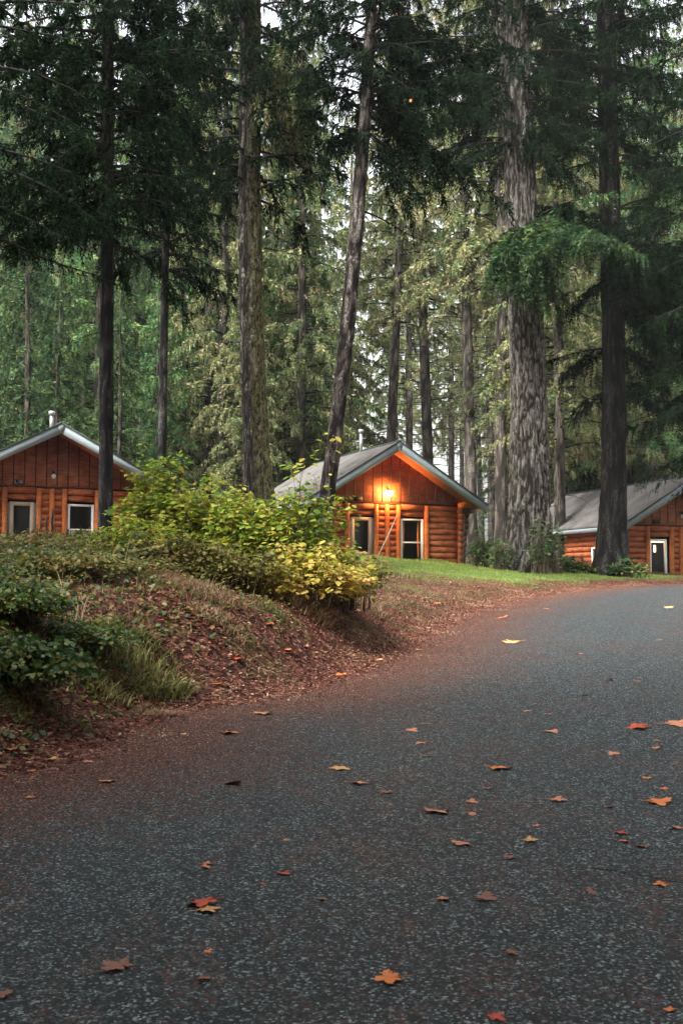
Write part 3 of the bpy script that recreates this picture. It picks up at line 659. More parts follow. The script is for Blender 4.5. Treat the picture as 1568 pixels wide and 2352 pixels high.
fore_tree('crooked brown conifer leaning to the right beside the middle cabin', 28, [(740, 1250, 42), (752, 1120, 39), (766, 1030, 38), (781, 900, 38), (798, 750, 38), (816, 550, 36), (832, 350, 33), (848, 120, 29), (853, 0, 27)], M['bark_brown'], 0, .16, 7, 3.0, .15, 4,
          hrange=(11.5, 18), nrand=38, Lr=(2.4, 2.6), boughs=[(838, 260, 740, 210, -.4, .9), (836, 300, 760, 330, .3, .9), (848, 120, 720, 70, .4, .9), (838, 250, 960, 330, .3, 1.2), (840, 230, 1000, 300, -.6, 1.2), (848, 100, 980, 170, .5, 1.1), (848, 60, 1040, 90, -.3, 1.), (842, 180, 930, 320, -.2, 1.3), (838, 300, 930, 420, -.3, 1.5), (836, 320, 900, 480, .2, 1.6), (838, 260, 1010, 400, .4, 1.4), (840, 210, 1060, 260, 0, 1.3), (836, 330, 780, 300, -.2, 1.2)],
          dead=[(818, 480, 1060, 590, .8), (812, 600, 840, 590, 0), (812, 640, 730, 600, -.5), (820, 480, 870, 510, .2)])
fore_tree('thickest grey furrowed trunk with ivy at its foot, right of the middle cabin', 37, [(1214, 1315, 122), (1214, 1260, 104), (1216, 1100, 94), (1213, 900, 88), (1208, 720, 84), (1195, 450, 78), (1185, 200, 72), (1178, 0, 66)], M['bark_grey'], 0, .2, 10, 2.6, .25, 5, seg=150, dz=.05,
          hrange=(13.8, 24), nrand=50, Lr=(3, 3.4), boughs=[(1170, 330, 1010, 420, -1, 1.2), (1160, 370, 1060, 560, -.5, .2), (1200, 300, 1290, 420, -1.5, 1.1), (1170, 180, 960, 200, -.6, 1.3), (1210, 150, 1340, 210, .3, 1.0), (1165, 240, 1010, 290, .8, 1.2), (1210, 300, 1260, 380, -2.2, 1.1), (1170, 120, 900, 180, 1, 1.2),
                  ], green=[(1215, 600, 1300, 690, -.5, 1.2), (1200, 510, 1150, 590, -1.8, 1.4), (1215, 520, 1125, 650, -1.6, 1.3), (1220, 510, 1230, 620, -2.2, 1.5), (1200, 505, 1290, 570, -2.2, 1.1), (1205, 540, 1180, 670, -1.8, 1.5), (1215, 500, 1330, 530, -2.0, 1.1), (1215, 520, 1250, 640, -1.8, 1.4), (1215, 510, 1380, 560, -2.4, 1.0)],
          dead=[(1250, 770, 1330, 850, -.3), (1165, 560, 1125, 670, -.3), (1170, 840, 1130, 815, -.2), (1240, 420, 1300, 440, .2)])
fore_tree('straight dark trunk at the right in front of the shaded cabin', 39, [(1405, 1318, 92), (1405, 1260, 74), (1409, 1100, 60), (1408, 850, 56), (1400, 500, 51), (1394, 200, 47), (1390, 0, 45)], M['bark_dark'], 0, .17, 5, 1.3, .3, 6, seg=72,
          hrange=(14.5, 25), nrand=50, Lr=(3, 3.2), boughs=[(1390, 530, 1260, 500, -2, 1.0), (1400, 520, 1330, 540, -2.5, 1.0), (1410, 560, 1500, 640, -1.5, 1.5), (1410, 570, 1540, 660, -.5, 1.6), (1400, 560, 1440, 620, -2.5, 1.5), (1410, 600, 1560, 740, .5, 1.5), (1415, 480, 1560, 490, 0, .7), (1400, 500, 1180, 520, -1.2, .8),
                  (1410, 590, 1480, 700, 1, 1.5), (1410, 560, 1520, 600, -1.2, 1.9), (1410, 545, 1500, 575, -.4, 2.2), (1410, 560, 1540, 590, .3, 2.2), (1405, 600, 1460, 660, -1.2, 2.2), (1410, 610, 1530, 680, -.2, 2.2), (1410, 660, 1500, 720, -.4, 2.1), (1405, 620, 1430, 700, -1.6, 1.8), (1410, 690, 1560, 780, .2, 2.0), (1410, 575, 1460, 640, -1.8, 1.9), (1410, 560, 1568, 620, -.8, 1.9), (1405, 540, 1350, 560, -2.2, 1.3), (1400, 540, 1290, 560, -1.8, 1.1), (1410, 640, 1500, 740, -.6, 1.8), (1395, 640, 1310, 720, .4, 1.2), (1395, 800, 1300, 870, .5, 1.1), (1420, 790, 1520, 880, .3, 1.4), (1425, 880, 1530, 960, .6, 1.3), (1415, 700, 1568, 840, 1, 1.7), (1395, 900, 1320, 960, .6, 1.0), (1405, 530, 1440, 570, -3, 1.3), (1410, 250, 1550, 330, -.5, 1.1), (1410, 60, 1560, 30, .5, 1.1), (1380, 160, 1270, 130, -.4, .9), (1380, 270, 1230, 330, .6, .9), (1415, 330, 1568, 420, -.8, 1.0), (1410, 640, 1520, 760, -1, 1.4)],
          dead=[(1385, 300, 1240, 240, .3), (1380, 500, 1290, 470, .5), (1380, 740, 1290, 705, .2), (1390, 870, 1300, 770, -.2), (1385, 970, 1280, 975, .3), (1415, 480, 1480, 450, -.2), (1420, 980, 1568, 935, .8), (1400, 680, 1568, 590, -.6), (1385, 130, 1220, 125, .4)])
# near boughs reaching in from conifers standing just beyond the left and right of the picture
def edge_tree(label, u, y, r, boughs, seed, ndl='ndl_shade', hr=(5, 18), n=40, Lr=(3.2, 3.0), az=None, hang=(.6, 1.1), mat='bark_dark'):
    x0 = (u - 784) / FPX * y; zg = gz(x0, y); t = thing('spruce_tree', label, 'tree', (x0, y, zg))
    link('trunk', trunk_mesh('trunk', [(0, 0, -.3), (0.1, 0, 12), (0, 0, 28)], [r, r * .8, r * .25], M[mat], 32, .15, .12, 5, 1.5, .3, seed), t)
    rg = np.random.RandomState(seed); rows = rand_boughs(rg, int(n * 1.7), hr[0], hr[1], Lr[0], Lr[1], hang=hang, az=az, droop=(.2, .5))
    for (v0, u1, v1, dy, hg) in boughs:
        a = W(u, v0, y) - (x0, y, zg); b = W(u1, v1, y + dy) - (x0, y, zg); d = b - a; L = math.hypot(d[0], d[1]); dr = .25
        rows.append((0, 0, a[2], math.atan2(d[1], d[0]), L, d[2] / L + dr, dr, hg))
    link('crown', boughs_mesh('crown', rows, [M[ndl], M['wood_dead']], seed, tpm=14, m=12, ll=.15), t)
edge_tree('dark conifer just outside the left edge with low sweeping boughs', -150, 21, .25, [(330, 190, 430, 0, .9), (380, 210, 500, .6, .9), (180, 170, 300, -.5, .9), (60, 220, 120, .4, .9), (440, 130, 560, .4, .8), (-100, 150, 20, .4, .9)], 21, hr=(6, 16), n=26)
edge_tree('dark conifer just outside the right edge with drooping boughs', 1760, 30, .3, [(100, 1430, 190, 0, 1.1), (200, 1460, 300, .5, 1.), (0, 1440, 60, -.5, 1.1), (400, 1450, 480, .6, 1.0), (-80, 1400, 0, -.5, 1.1), (560, 1500, 640, .5, 1.2), (650, 1480, 760, 0, 1.2)], 22, hr=(9, 24), n=44)

edge_tree('dark conifer just outside the right edge overhanging the shaded cabin roof', 1690, 38, .3, [(1000, 1470, 1110, 0, 1.1), (980, 1500, 1130, .5, 1.), (900, 1480, 1000, -.5, 1.1), (1040, 1540, 1150, .6, .8), (800, 1450, 900, -.5, 1.4), (700, 1420, 800, .5, 1.5), (850, 1520, 960, 0, 1.4), (760, 1500, 860, .3, 1.6)], 23, hr=(5.5, 18), n=40, Lr=(3.6, 3.4), hang=(.8, 1.5))
# background conifers: a few kinds, then copies
def proto(kind, seed, ndl, mat):
    rg = np.random.RandomState(seed)
    if kind == 'tall':      # foliage from 7 m, 34 m high
        H, r = 34, .3; rows = rand_boughs(rg, 150, 6.0, 33, 4.6, .9, hang=(.6, 1.3), droop=(.3, .7)); rd = rand_boughs(rg, 18, 2.5, 8, 1.6, 2.2, rise=(-.2, .2), hang=(.4, .7))
    elif kind == 'high':    # bare pole with dead twigs, crown above 15 m
        H, r = 36, .3; rows = rand_boughs(rg, 115, 13, 35, 4.2, .9, hang=(.6, 1.2), droop=(.3, .7)); rd = rand_boughs(rg, 70, 2, 15, 1.8, 2.6, rise=(-.1, .25), droop=(.1, .35), hang=(.4, .8))
    else:                   # young, clothed to the ground
        H, r = 15, .16; rows = rand_boughs(rg, 105, .8, 14.8, 3.3, .4, rise=(.0, .35), droop=(.3, .65), hang=(.5, .95)); rd = None
    t = thing('spruce_tree', 'x', 'tree')
    link('trunk', trunk_mesh('trunk', [(0, 0, -.5), (rg.normal() * .15, rg.normal() * .1, H * .5), (0, 0, H)], [r, r * .7, .03], M[mat], 20, .3, .12, 4, 1.5, .25, seed), t)
    link('crown', boughs_mesh('crown', rows, [M[ndl], M['wood_dead']], seed, tpm=13 if kind != 'young' else 16, m=10, ll=.22, lw=.3), t)
    if rd: link('dead_branches', boughs_mesh('dead_branches', rd, [M['wood_dead'], M['wood_dead']], seed + 1, tpm=5, m=6, dead=True, wr=.007), t)
    return t
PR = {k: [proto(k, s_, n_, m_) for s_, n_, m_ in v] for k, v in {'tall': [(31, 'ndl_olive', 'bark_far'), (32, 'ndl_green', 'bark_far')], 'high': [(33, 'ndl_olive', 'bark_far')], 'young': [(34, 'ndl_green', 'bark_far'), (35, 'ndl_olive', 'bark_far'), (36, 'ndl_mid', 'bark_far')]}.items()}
used = set()
def place(kind, var, u, y, sc=1., rz=0., label=None, group=None, lean=0):
    p = PR[kind][var]; o = p if p.name not in used else copy_tree(p); used.add(p.name)
    x = (u - 784) / FPX * y; o.location = (x, y, gz(x, y) - .05); o.scale = (sc, sc, sc * 1.0); o.rotation_euler = (0, lean, rz)
    o['label'] = label; o['group'] = group
    return o
G_T, G_H, G_Y, G_F = 'tall conifers in the wood behind the cabins', 'bare stemmed conifers beyond the middle cabin', 'young spruces behind the cabins', 'far conifers deep in the misty wood'
rg = np.random.RandomState(8)
spec = [  # kind, variant, u, y, scale
 ('high', 0, 990, 62, 1.1), ('high', 0, 1085, 55, 1.05), ('high', 0, 1148, 52, 1.0), ('high', 0, 884, 58, .95), ('high', 0, 940, 80, 1.0), ('high', 0, 1036, 92, 1.0), ('high', 0, 968, 104, 1.05), ('high', 0, 1108, 110, 1.1), ('high', 0, 905, 118, 1.1), ('high', 0, 1062, 128, 1.1), ('high', 0, 1290, 62, .9), ('high', 0, 1130, 84, 1.),
 ('young', 0, 60, 50, 1.1), ('young', 1, 190, 56, 1.25), ('young', 0, -60, 55, 1.35), ('young', 0, 300, 62, 1.3), ('young', 1, 430, 54, 1.15), ('young', 1, 520, 60, 1.35), ('young', 0, 650, 57, 1.15), ('young', 1, 720, 66, 1.2),
 ('young', 0, 1330, 64, 1.1), ('young', 1, 1460, 68, 1.2), ('young', 0, 1560, 62, 1.2), ('young', 1, 1640, 70, 1.3), ('young', 0, 360, 48, .75), ('young', 0, 1190, 66, .8), ('young', 1, 800, 60, .8),
 ('tall', 0, 20, 66, 1.), ('tall', 1, 130, 60, .95), ('tall', 1, 320, 70, 1.05), ('tall', 0, 430, 66, 1.), ('tall', 0, 560, 72, 1.1), ('tall', 0, 800, 64, .8), ('tall', 0, 1260, 74, 1.), ('tall', 1, 1340, 60, .95), ('tall', 0, 1450, 58, .9), ('tall', 1, 1530, 70, 1.05), ('tall', 0, 1620, 62, 1.), ('tall', 1, -60, 62, 1.),
 ('tall', 1, 640, 54, .8), ('tall', 1, 470, 53, .85), ('tall', 1, 220, 52, .85), ('tall', 0, 505, 50, .85), ('tall', 0, 690, 51, .8), ('young', 1, 560, 47, .8), ('young', 0, 130, 46, .8), ('young', 0, 270, 45, .7), ('tall', 0, 1225, 54, .85), ('tall', 1, 1500, 56, .9), ('tall', 0, 1285, 47, .85), ('young', 1, 1400, 58, 1.)]
for (k, v, u, y, sc) in spec:
    if k == 'young' and (u < 330 or u > 1380): v = 2
    lab = {'tall': 'tall conifer with drooping foliage in the wood behind the cabins', 'high': 'bare stemmed conifer with dead twigs beyond the middle cabin', 'young': 'young spruce green to the ground behind the cabins'}[k]
    place(k, v, u, y, sc, rg.rand() * TAU, lab, {'tall': G_T, 'high': G_H, 'young': G_Y}[k], rg.normal() * .012)
for row, (y, n) in enumerate(((78, 18), (92, 22), (108, 26), (130, 30))):
    for k in range(n):
        u = -150 + (1870 / n) * (k + rg.rand()); yy = y + rg.uniform(-8, 8)
        if 760 < u < 1150 and (rg.rand() < .9 or y > 100): continue
        if 590 < u < 760 and y > 80 and rg.rand() < .8: continue
        kind = 'high' if 830 < u < 1180 else ('tall' if rg.rand() < .8 else 'young')
        place(kind, rg.randint(len(PR[kind])), u, yy, rg.uniform(.9, 1.25), rg.rand() * TAU, 'far conifer fading into the mist behind the nearer trees', G_F, rg.normal() * .015)
# grey broken snag behind the left cabin
ORD = 'first second third fourth fifth sixth seventh eighth ninth tenth eleventh twelfth thirteenth fourteenth fifteenth sixteenth seventeenth eighteenth nineteenth twentieth'.split()
for gname, desc in ((G_T, 'tall drooping conifer from the left in the wood behind the cabins'), (G_H, 'bare stemmed conifer from the left beyond the middle cabin'), (G_Y, 'young spruce from the left, green to the ground behind the cabins')):
    L_ = sorted([o for o in S.objects if o.type == 'EMPTY' and o.get('group') == gname], key=lambda o: o.location.x / o.location.y)
    for o, w_ in zip(L_, ORD): o['label'] = w_ + ' ' + desc
x = (311 - 784) / FPX * 49; zg = gz(x, 49); t = thing('dead_snag', 'pale grey broken stump of a dead tree beside the left cabin roof', 'dead tree', (x, 49, zg))
top = W(313, 935, 49)[2] - zg
link('trunk', trunk_mesh('trunk', [(0, 0, -.3), (0, 0, top * .5), (.04, 0, top * .9), (.1, 0, top)], [.27, .25, .22, .1], M['snag'], 40, .08, .14, 5, 1.3, .2, 9), t)
# unseen trees added around and behind the viewer to shade the road
for (x, y, k, v, sc) in ((-5.5, 1.5, 'tall', 1, .9), (6.0, 3.0, 'tall', 0, .85), (-4.0, -5, 'tall', 0, .8), (3.2, -3.5, 'tall', 1, .8), (9.5, 10, 'tall', 1, .9), (-10, 8, 'tall', 0, .85), (0, -8, 'tall', 0, .9), (-9, -3, 'tall', 1, 1.), (8.5, -3, 'tall', 0, 1.), (12, 17, 'tall', 0, 1.), (-8, -12, 'tall', 0, 1.), (-6.5, -8, 'tall', 1, .9), (1.3, -1.8, 'tall', 1, .8), (-1.5, -2.2, 'tall', 0, .82), (-2.5, -7.5, 'tall', 0, .95), (-5, -11, 'tall', 1, 1.05), (1.5, -6, 'tall', 0, .85), (-11, -7, 'tall', 1, 1.), (5.5, -6.5, 'tall', 0, .9), (-14, 20, 'tall', 1, .9), (-16, 6, 'tall', 0, 1.), (-17, 30, 'tall', 1, .95), (15, 26, 'tall', 0, .95), (13, 1, 'tall', 1, 1.), (19, 34, 'tall', 1, .9)):
    o = copy_tree(PR[k][v]); o.location = (x, y, gz(x, y)); o.scale = (sc,) * 3; o.rotation_euler = (0, 0, rg.rand() * 6)
    o['label'] = 'unseen tall conifer added beside or behind the viewer to shade the road'; o['group'] = 'unseen conifers added around the viewer for shade'
for (x, y, v, sc) in ((-4.0, -.8, 0, .85), (4.0, -.6, 1, .85), (0, -4.6, 0, .9), (-2.8, -3.4, 1, .8), (2.9, -3.4, 0, .8), (6.2, 4.0, 1, 1.), (7.4, 7.5, 0, 1.), (8.6, 11, 1, 1.), (-6.2, 3.6, 0, .9), (-7.6, 7.2, 1, .9)):  # unseen young spruces added to block side light on the near road
    o = copy_tree(PR['young'][v]); o.location = (x, y, gz(x, y)); o.scale = (sc,) * 3; o.rotation_euler = (0, 0, rg.rand() * 6)
    o['label'] = 'unseen young spruce added beside or behind the viewer to shade the road'; o['group'] = 'unseen young spruces added around the viewer for shade'

# ---------------------------------------------------------------- shrubs and plants
LEAF = np.array([(0, 0, 0), (.28, -.32, .05), (.62, -.34, .06), (1, 0, -.05), (.62, .34, .06), (.28, .32, .05)])
def leaves_np(P, D, U, L, wd=1.):
    """P bases, D directions, U up normals, L lengths -> verts, tri faces (folded leaf)"""
    Sd = nrm(np.cross(U, D)); Un = np.cross(D, Sd); n = len(P)
    lf = LEAF[None] * np.array([1, wd, 1]) 
    V = P[:, None] + L[:, None, None] * (lf[..., 0:1] * D[:, None] + lf[..., 1:2] * Sd[:, None] + lf[..., 2:3] * Un[:, None])
    b = np.arange(n)[:, None, None] * 6
    F = (np.array([(0, 1, 2, 3), (0, 3, 4, 5)])[None] + b).reshape(-1, 4)
    return V.reshape(-1, 3), F
def shrub(label, x, y, h, w_, n, nl, leaf, mat, seed, name='shrub', cat='shrub', up=.75, stem=.0055, zoff=0, flat=.7, wd=1., lay=0.6, ysc=.6, spike=0.):
    rg = np.random.RandomState(seed); t = thing(name, label, cat, (x, y, gz(x, y) + zoff))
    st = MB(); PP, DD, UU, LL = [], [], [], []
    for k in range(n):
        a = rg.rand() * TAU; f = math.sqrt(rg.rand()); hh = h * (1 - .5 * f * f) * rg.uniform(.5, 1.05); R_ = w_ * f
        if spike and rg.rand() < spike: hh *= 1.25
        s = np.linspace(0, 1, 9); ex = math.cos(a) * R_; ey = math.sin(a) * R_ * ysc
        bx, by = ex * .55 + rg.normal() * w_ * .15, ey * .55 + rg.normal() * w_ * .1
        Pc = np.stack([bx + (ex - bx) * s ** 1.4, by + (ey - by) * s ** 1.4, hh * (s ** up) * (1 - .12 * s ** 3)], -1)
        Pc += np.cumsum(rg.normal(size=Pc.shape) * .015, 0)
        st.tube(Pc, stem * (1.1 - s) + .001, 4, cap=False)
        m = nl; ts = rg.uniform(.08, 1, m) ** .8
        B_ = np.stack([np.interp(ts, s, Pc[:, i]) for i in range(3)], -1)
        # small side shoots carry the leaves in flat layers
        sa = rg.rand(m) * TAU; sl_ = rg.uniform(.02, .28, m) * lay * (1.3 - ts)[:]; B_ = B_ + np.stack([np.cos(sa) * sl_, np.sin(sa) * sl_, rg.normal(size=m) * .015 + sl_ * .1], -1)
        D = nrm(np.stack([np.cos(sa) + rg.normal(size=m) * .3, np.sin(sa) + rg.normal(size=m) * .3, -.25 + rg.normal(size=m) * .28], -1))
        U = nrm(rg.normal(size=(m, 3)) * (1 - flat) + np.array([0, 0, 1.]))
        PP.append(B_); DD.append(D); UU.append(U); LL.append(leaf * rg.uniform(.55, 1.2, m))
    V, F = leaves_np(np.concatenate(PP), np.concatenate(DD), np.concatenate(UU), np.concatenate(LL), wd)
    st.build('stems', M['stem'], t); link('foliage', mesh_np('foliage', V, F, M[mat]), t)
    return t
def sh(label, u, y, vtop, wpx, n, nl, leaf, mat, seed, **kw):
    x = (u - 784) / FPX * y; top = W(u, vtop, y)[2]; h = top - gz(x, y); n = int(n * 1.1); nl = int(nl * .95); leaf *= 1.05; wpx *= 1.22; kw.setdefault('lay', 1.0)
    return shrub(label, x, y, h, wpx * y / FPX, n, nl, leaf, mat, seed, **kw)
sh('tall yellow green shrub beside the left cabin, its top shoots over the roof end', 362, 15.5, 1000, 95, 70, 34, .085, 'leaf_yel', 1, spike=.1)
sh('yellow green shrub in the gap between the left cabin and the mossy trunk', 480, 15.2, 1050, 110, 80, 34, .085, 'leaf_yel', 2)
sh('leafy green shrub in front of the foot of the mossy trunk', 600, 14.6, 1085, 110, 75, 32, .09, 'leaf_yel', 3)
sh('upright loose shrub in front of the crooked brown trunk', 715, 14.2, 1010, 85, 48, 26, .09, 'leaf_yel', 4, spike=.15)
sh('golden yellow low shrub under the crooked brown trunk', 690, 13.7, 1218, 150, 70, 28, .09, 'leaf_gold', 5, up=.6)
sh('low golden shrub spreading at the left corner of the middle cabin', 790, 15.2, 1232, 55, 26, 20, .08, 'leaf_gold', 6, up=.6)
sh('low yellowish shrub at the foot of the slim dark tree', 262, 14.5, 1220, 70, 50, 26, .075, 'leaf_yel', 7)
sh('olive shrub below the white window of the left cabin', 180, 14.5, 1225, 70, 40, 24, .07, 'leaf_olive', 8)
sh('olive shrub below the beige window of the left cabin', 60, 14.0, 1232, 110, 60, 26, .07, 'leaf_olive', 9)
sh('mixed olive undergrowth below the tall yellow green shrub', 380, 13.2, 1215, 130, 80, 26, .06, 'leaf_olive', 10, up=.6)
sh('mixed olive undergrowth in the middle of the bank top', 530, 13.2, 1235, 120, 70, 26, .06, 'leaf_olive', 11, up=.6)
sh('dark green bramble bush at the left edge, halfway up the bank', 10, 9.3, 1330, 130, 90, 30, .05, 'leaf_dark', 12, up=.6, flat=.3)
sh('dark green bramble bush low at the left edge, nearest to the road', 40, 8.3, 1440, 140, 90, 30, .05, 'leaf_dark', 13, up=.55, flat=.3)
sh('dark olive weeds in the upper left of the bank', 120, 11.5, 1265, 160, 110, 26, .045, 'leaf_olive', 14, up=.6)
sh('dark low weeds right of the bramble bushes', 190, 9.6, 1400, 100, 60, 26, .045, 'leaf_dark', 15, up=.6)
sh('brownish green weeds under the slim dark tree', 290, 12.3, 1290, 110, 70, 24, .045, 'leaf_olive', 16, up=.6)
sh('loose yellow green shrub between the two clumps, rising before the mossy trunk', 545, 14.8, 1105, 70, 50, 28, .085, 'leaf_yel', 24)
sh('yellow green bush crossing the left wall of the middle cabin', 660, 14.4, 1100, 70, 50, 28, .09, 'leaf_yel', 25)
sh('small yellowing shrub below the beige window of the middle cabin', 790, 15.0, 1200, 60, 40, 24, .08, 'leaf_yel', 26)
sh('olive shrub filling the foot of the tall yellow green one', 310, 13.6, 1170, 90, 60, 26, .07, 'leaf_yel', 27)
x5 = (1214 - 784) / FPX * 36.3
sh('glossy evergreen bush around the foot of the thickest trunk, left side', 1150, 35.9, 1190, 26, 18, 18, .14, 'leaf_salal', 17, wd=.8, ysc=.8, stem=.02)
sh('glossy evergreen climber in front of the thickest trunk', 1240, 35.6, 1165, 26, 18, 18, .14, 'leaf_salal', 18, wd=.8, ysc=.5, stem=.02)
sh('glossy evergreen sprigs at the right of the thickest trunk', 1272, 36.2, 1150, 24, 12, 18, .15, 'leaf_salal', 19, wd=.8, stem=.02)
sh('small leafy plant at the foot of the straight dark trunk', 1440, 38.2, 1275, 40, 26, 24, .13, 'leaf_salal', 20, up=.6, stem=.015)
sh('small dark bush under the little side window of the shaded cabin', 1310, 38.6, 1272, 50, 40, 24, .13, 'leaf_dark', 21, up=.6, stem=.015)
sh('pale leafy sapling at the right corner of the middle cabin', 1105, 37.5, 1205, 26, 24, 22, .13, 'leaf_salal', 22, stem=.015)
sh('spindly bush on the grass left of the white window', 858, 22, 1245, 26, 24, 22, .07, 'leaf_olive', 23)
# black dead stalks in front of the left cabin
for k, (u, v, r_) in enumerate(((105, 1168, .022), (95, 1195, .014), (114, 1188, .015), (86, 1205, .012), (160, 1215, .03))):
    y = 14.6; x = (u - 784) / FPX * y; zg = gz(x, y); h = W(u, v, y)[2] - zg
    t = MB(); rg2 = np.random.RandomState(k); z_ = np.linspace(-.1, h, 8); t.tube(np.stack([np.cumsum(rg2.normal(size=8) * .012), 0 * z_, z_], -1), np.linspace(r_, r_ * .6, 8), 7, jit=.3)
    o = t.build('dead_stalk', M['black'], None); o.location = (x, y, zg)
    tag(o, ['thickest black dead stalk in front of the left cabin', 'short black dead stalk left of the thickest one', 'black dead stalk just right of the thickest one', 'leaning thin black stalk under the beige window', 'blackened stump under the white window of the left cabin'][k], 'dead stalk', 'black dead stalks')
# leaning pale pole in front of the middle cabin
a, b = W(886, 1185, 37.5), W(868, 1268, 37.2); b[2] = gz(b[0], b[1]); a[0] = W(908, 1180, 38.3)[0]
g = MB(); g.tube([b, (a + b) / 2 + (.03, 0, .02), a], (.022, .018, .012), 6); tag(g.build('leaning_stick', M['beige']), 'thin pale stick leaning against the posts of the middle cabin', 'stick')

# ---------------------------------------------------------------- grass, litter (nobody could count it)
def blades(P, H, lean, wd, rg, nb=3):
    n = len(P); a = rg.rand(n) * TAU; d = np.stack([np.cos(a), np.sin(a), 0 * a], -1); pa = a + 1.57 + rg.normal(size=n) * .4; wv = np.stack([np.cos(pa), np.sin(pa), 0 * a], -1) * wd[:, None]
    s = np.linspace(0, 1, nb + 1); V = []
    for k, t_ in enumerate(s):
        c = P + d * (lean * H * t_ ** 1.8)[:, None]; c = c + np.array([0, 0, 1.]) * (H * (t_ - .35 * np.minimum(lean, 1.4) * t_ ** 2.4))[:, None]
        ww = wv * (1 - t_ * .92)
        V += [c - ww, c + ww]
    V = np.stack(V, 1); m = V.shape[1]; b = np.arange(n)[:, None, None] * m
    F = (np.array([(2 * k, 2 * k + 1, 2 * k + 3, 2 * k + 2) for k in range(nb)])[None] + b).reshape(-1, 4)
    return V.reshape(-1, 3), F
def grass(name, label, mat, xy, H, lean, wd, seed, thing_=False, cat=None):
    rg = np.random.RandomState(seed); n = len(xy); P = np.stack([xy[:, 0], xy[:, 1], height(xy[:, 0], xy[:, 1]) - .01], -1)
    V, F = blades(P, H * rg.uniform(.5, 1.15, n), lean * rg.uniform(.3, 1.4, n), wd * rg.uniform(.7, 1.3, n), rg)
    return tag(link(name, mesh_np(name, V, F, M[mat])), label, cat or 'grass', kind=None if thing_ else 'stuff')
rg = np.random.RandomState(77)
# lawn between the road and the cabins
N = 90000; X = rg.uniform(-1, 22, N); Y = rg.uniform(24, 44, N); E_ = edist(X, Y); lmk = lawnmask(X, Y, E_); k = rg.rand(N) < lmk
xy = np.stack([X, Y], -1)[k]
grass('lawn_grass', 'short bright green grass strip between the road and the cabins', 'grass_lawn', xy, .085 + 0 * xy[:, 0], .8, .008, 1)
# mixed thin grass on the bank
N = 30000; X = rg.uniform(-9, 9, N); Y = rg.uniform(5, 32, N); E_ = edist(X, Y); nz_ = fbm(np.stack([X, Y, X * 0 + 2], -1) * .7); k = (E_ > .35) & (rg.rand(N) < sstep(.42, .6, nz_) * .9 + .06) & (lawnmask(X, Y, E_) < .4)
xy = np.stack([X, Y], -1)[k]
grass('bank_grass', 'thin pale grass growing through the leaf litter of the bank', 'grass_green', xy, .11 + 0 * xy[:, 0], 1.1, .0035, 2)
N = 26000; X = rg.uniform(-7, 5, N); Y = rg.uniform(6, 24, N); E_ = edist(X, Y); nz_ = fbm(np.stack([X, Y, X * 0 + 14], -1) * 1.1); k = (E_ > .3) & (rg.rand(N) < sstep(.4, .54, nz_) * .85 + .08)
xy = np.stack([X, Y], -1)[k]
grass('dry_grass', 'straw coloured dead grass lying over the litter of the bank', 'grass_dry', xy, .13 + 0 * xy[:, 0], 1.7, .004, 3)
N = 500; X = rg.uniform(-5.5, 1.2, N); Y = rg.uniform(9.5, 15, N); k = edist(X, Y) > 1.3; xy = np.stack([X, Y], -1)[k]
grass('dry_stalks', 'thin dead weed stalks sticking up along the top of the bank', 'grass_dry', xy, rg.uniform(.2, .55, len(xy)), .5, .0045, 4)
# individual tufts
def tuft(label, u, v, wpx, hpx, n, mat, seed, wd=.003, lean=.9, y=None):
    hpx *= .55; wpx *= 1.2; wd *= 1.8; lean *= 1.5; n = int(n * .5); p = hit(u, v) if y is None else np.array([(u - 784) / FPX * y, y, 0]); rg = np.random.RandomState(seed); r_ = wpx * p[1] / FPX
    a = rg.rand(n) * TAU; f = np.sqrt(rg.rand(n)) * r_; xy = np.stack([p[0] + np.cos(a) * f, p[1] + np.sin(a) * f * .8], -1)
    return grass('grass_tuft', label, mat, xy, np.full(n, hpx * p[1] / FPX), lean, wd, seed, True, 'grass tuft')
tuft('large pale green grass clump left of centre on the bank', 320, 1540, 100, 120, 1500, 'grass_green', 5, .004)
tuft('pale green grass clump just left of the largest grass clump', 215, 1560, 70, 100, 600, 'grass_green', 6, .0035)
tuft('dry tan grass clump under the golden shrub, left part', 480, 1370, 70, 90, 900, 'grass_dry', 7)
tuft('dry tan grass standing upright below the mossy trunk', 545, 1335, 35, 110, 500, 'grass_dry', 8)
tuft('dry grass spreading at the middle of the bank', 510, 1425, 60, 60, 600, 'grass_dry', 9, lean=1.3)
tuft('dry grass clump below the tall yellow green shrub', 390, 1345, 60, 90, 700, 'grass_dry', 10)
tuft('small green grass tuft on the brown bank, centre', 650, 1420, 50, 45, 350, 'grass_green', 11)
tuft('dry flattened grass at the road edge, lower left', 350, 1640, 50, 45, 600, 'grass_dry', 12, lean=1.4)
tuft('dry weeds under the low golden shrub', 650, 1370, 95, 100, 1600, 'grass_dry', 13)
tuft('dry weeds under the golden shrub, right end', 790, 1375, 75, 110, 1500, 'grass_dry', 14)
tuft('dark grass tuft at the lower left edge of the bank', 30, 1630, 60, 60, 500, 'grass_green', 15)
tuft('grass tuft at the lower left, between brambles and road', 140, 1640, 70, 50, 500, 'grass_green', 16)
tuft('grass tuft where the lawn meets the brown litter', 940, 1330, 60, 40, 500, 'grass_green', 17)
tuft('thin dry stalks left of the large grass clump', 180, 1440, 12, 170, 16, 'grass_dry', 18, .005, .25)
tuft('tall dry stalks above the large grass clump', 300, 1420, 50, 130, 30, 'grass_dry', 19, .004, .4)
tuft('dry stalks at the left edge near the road', 60, 1610, 40, 90, 30, 'grass_dry', 20, .004, .4)
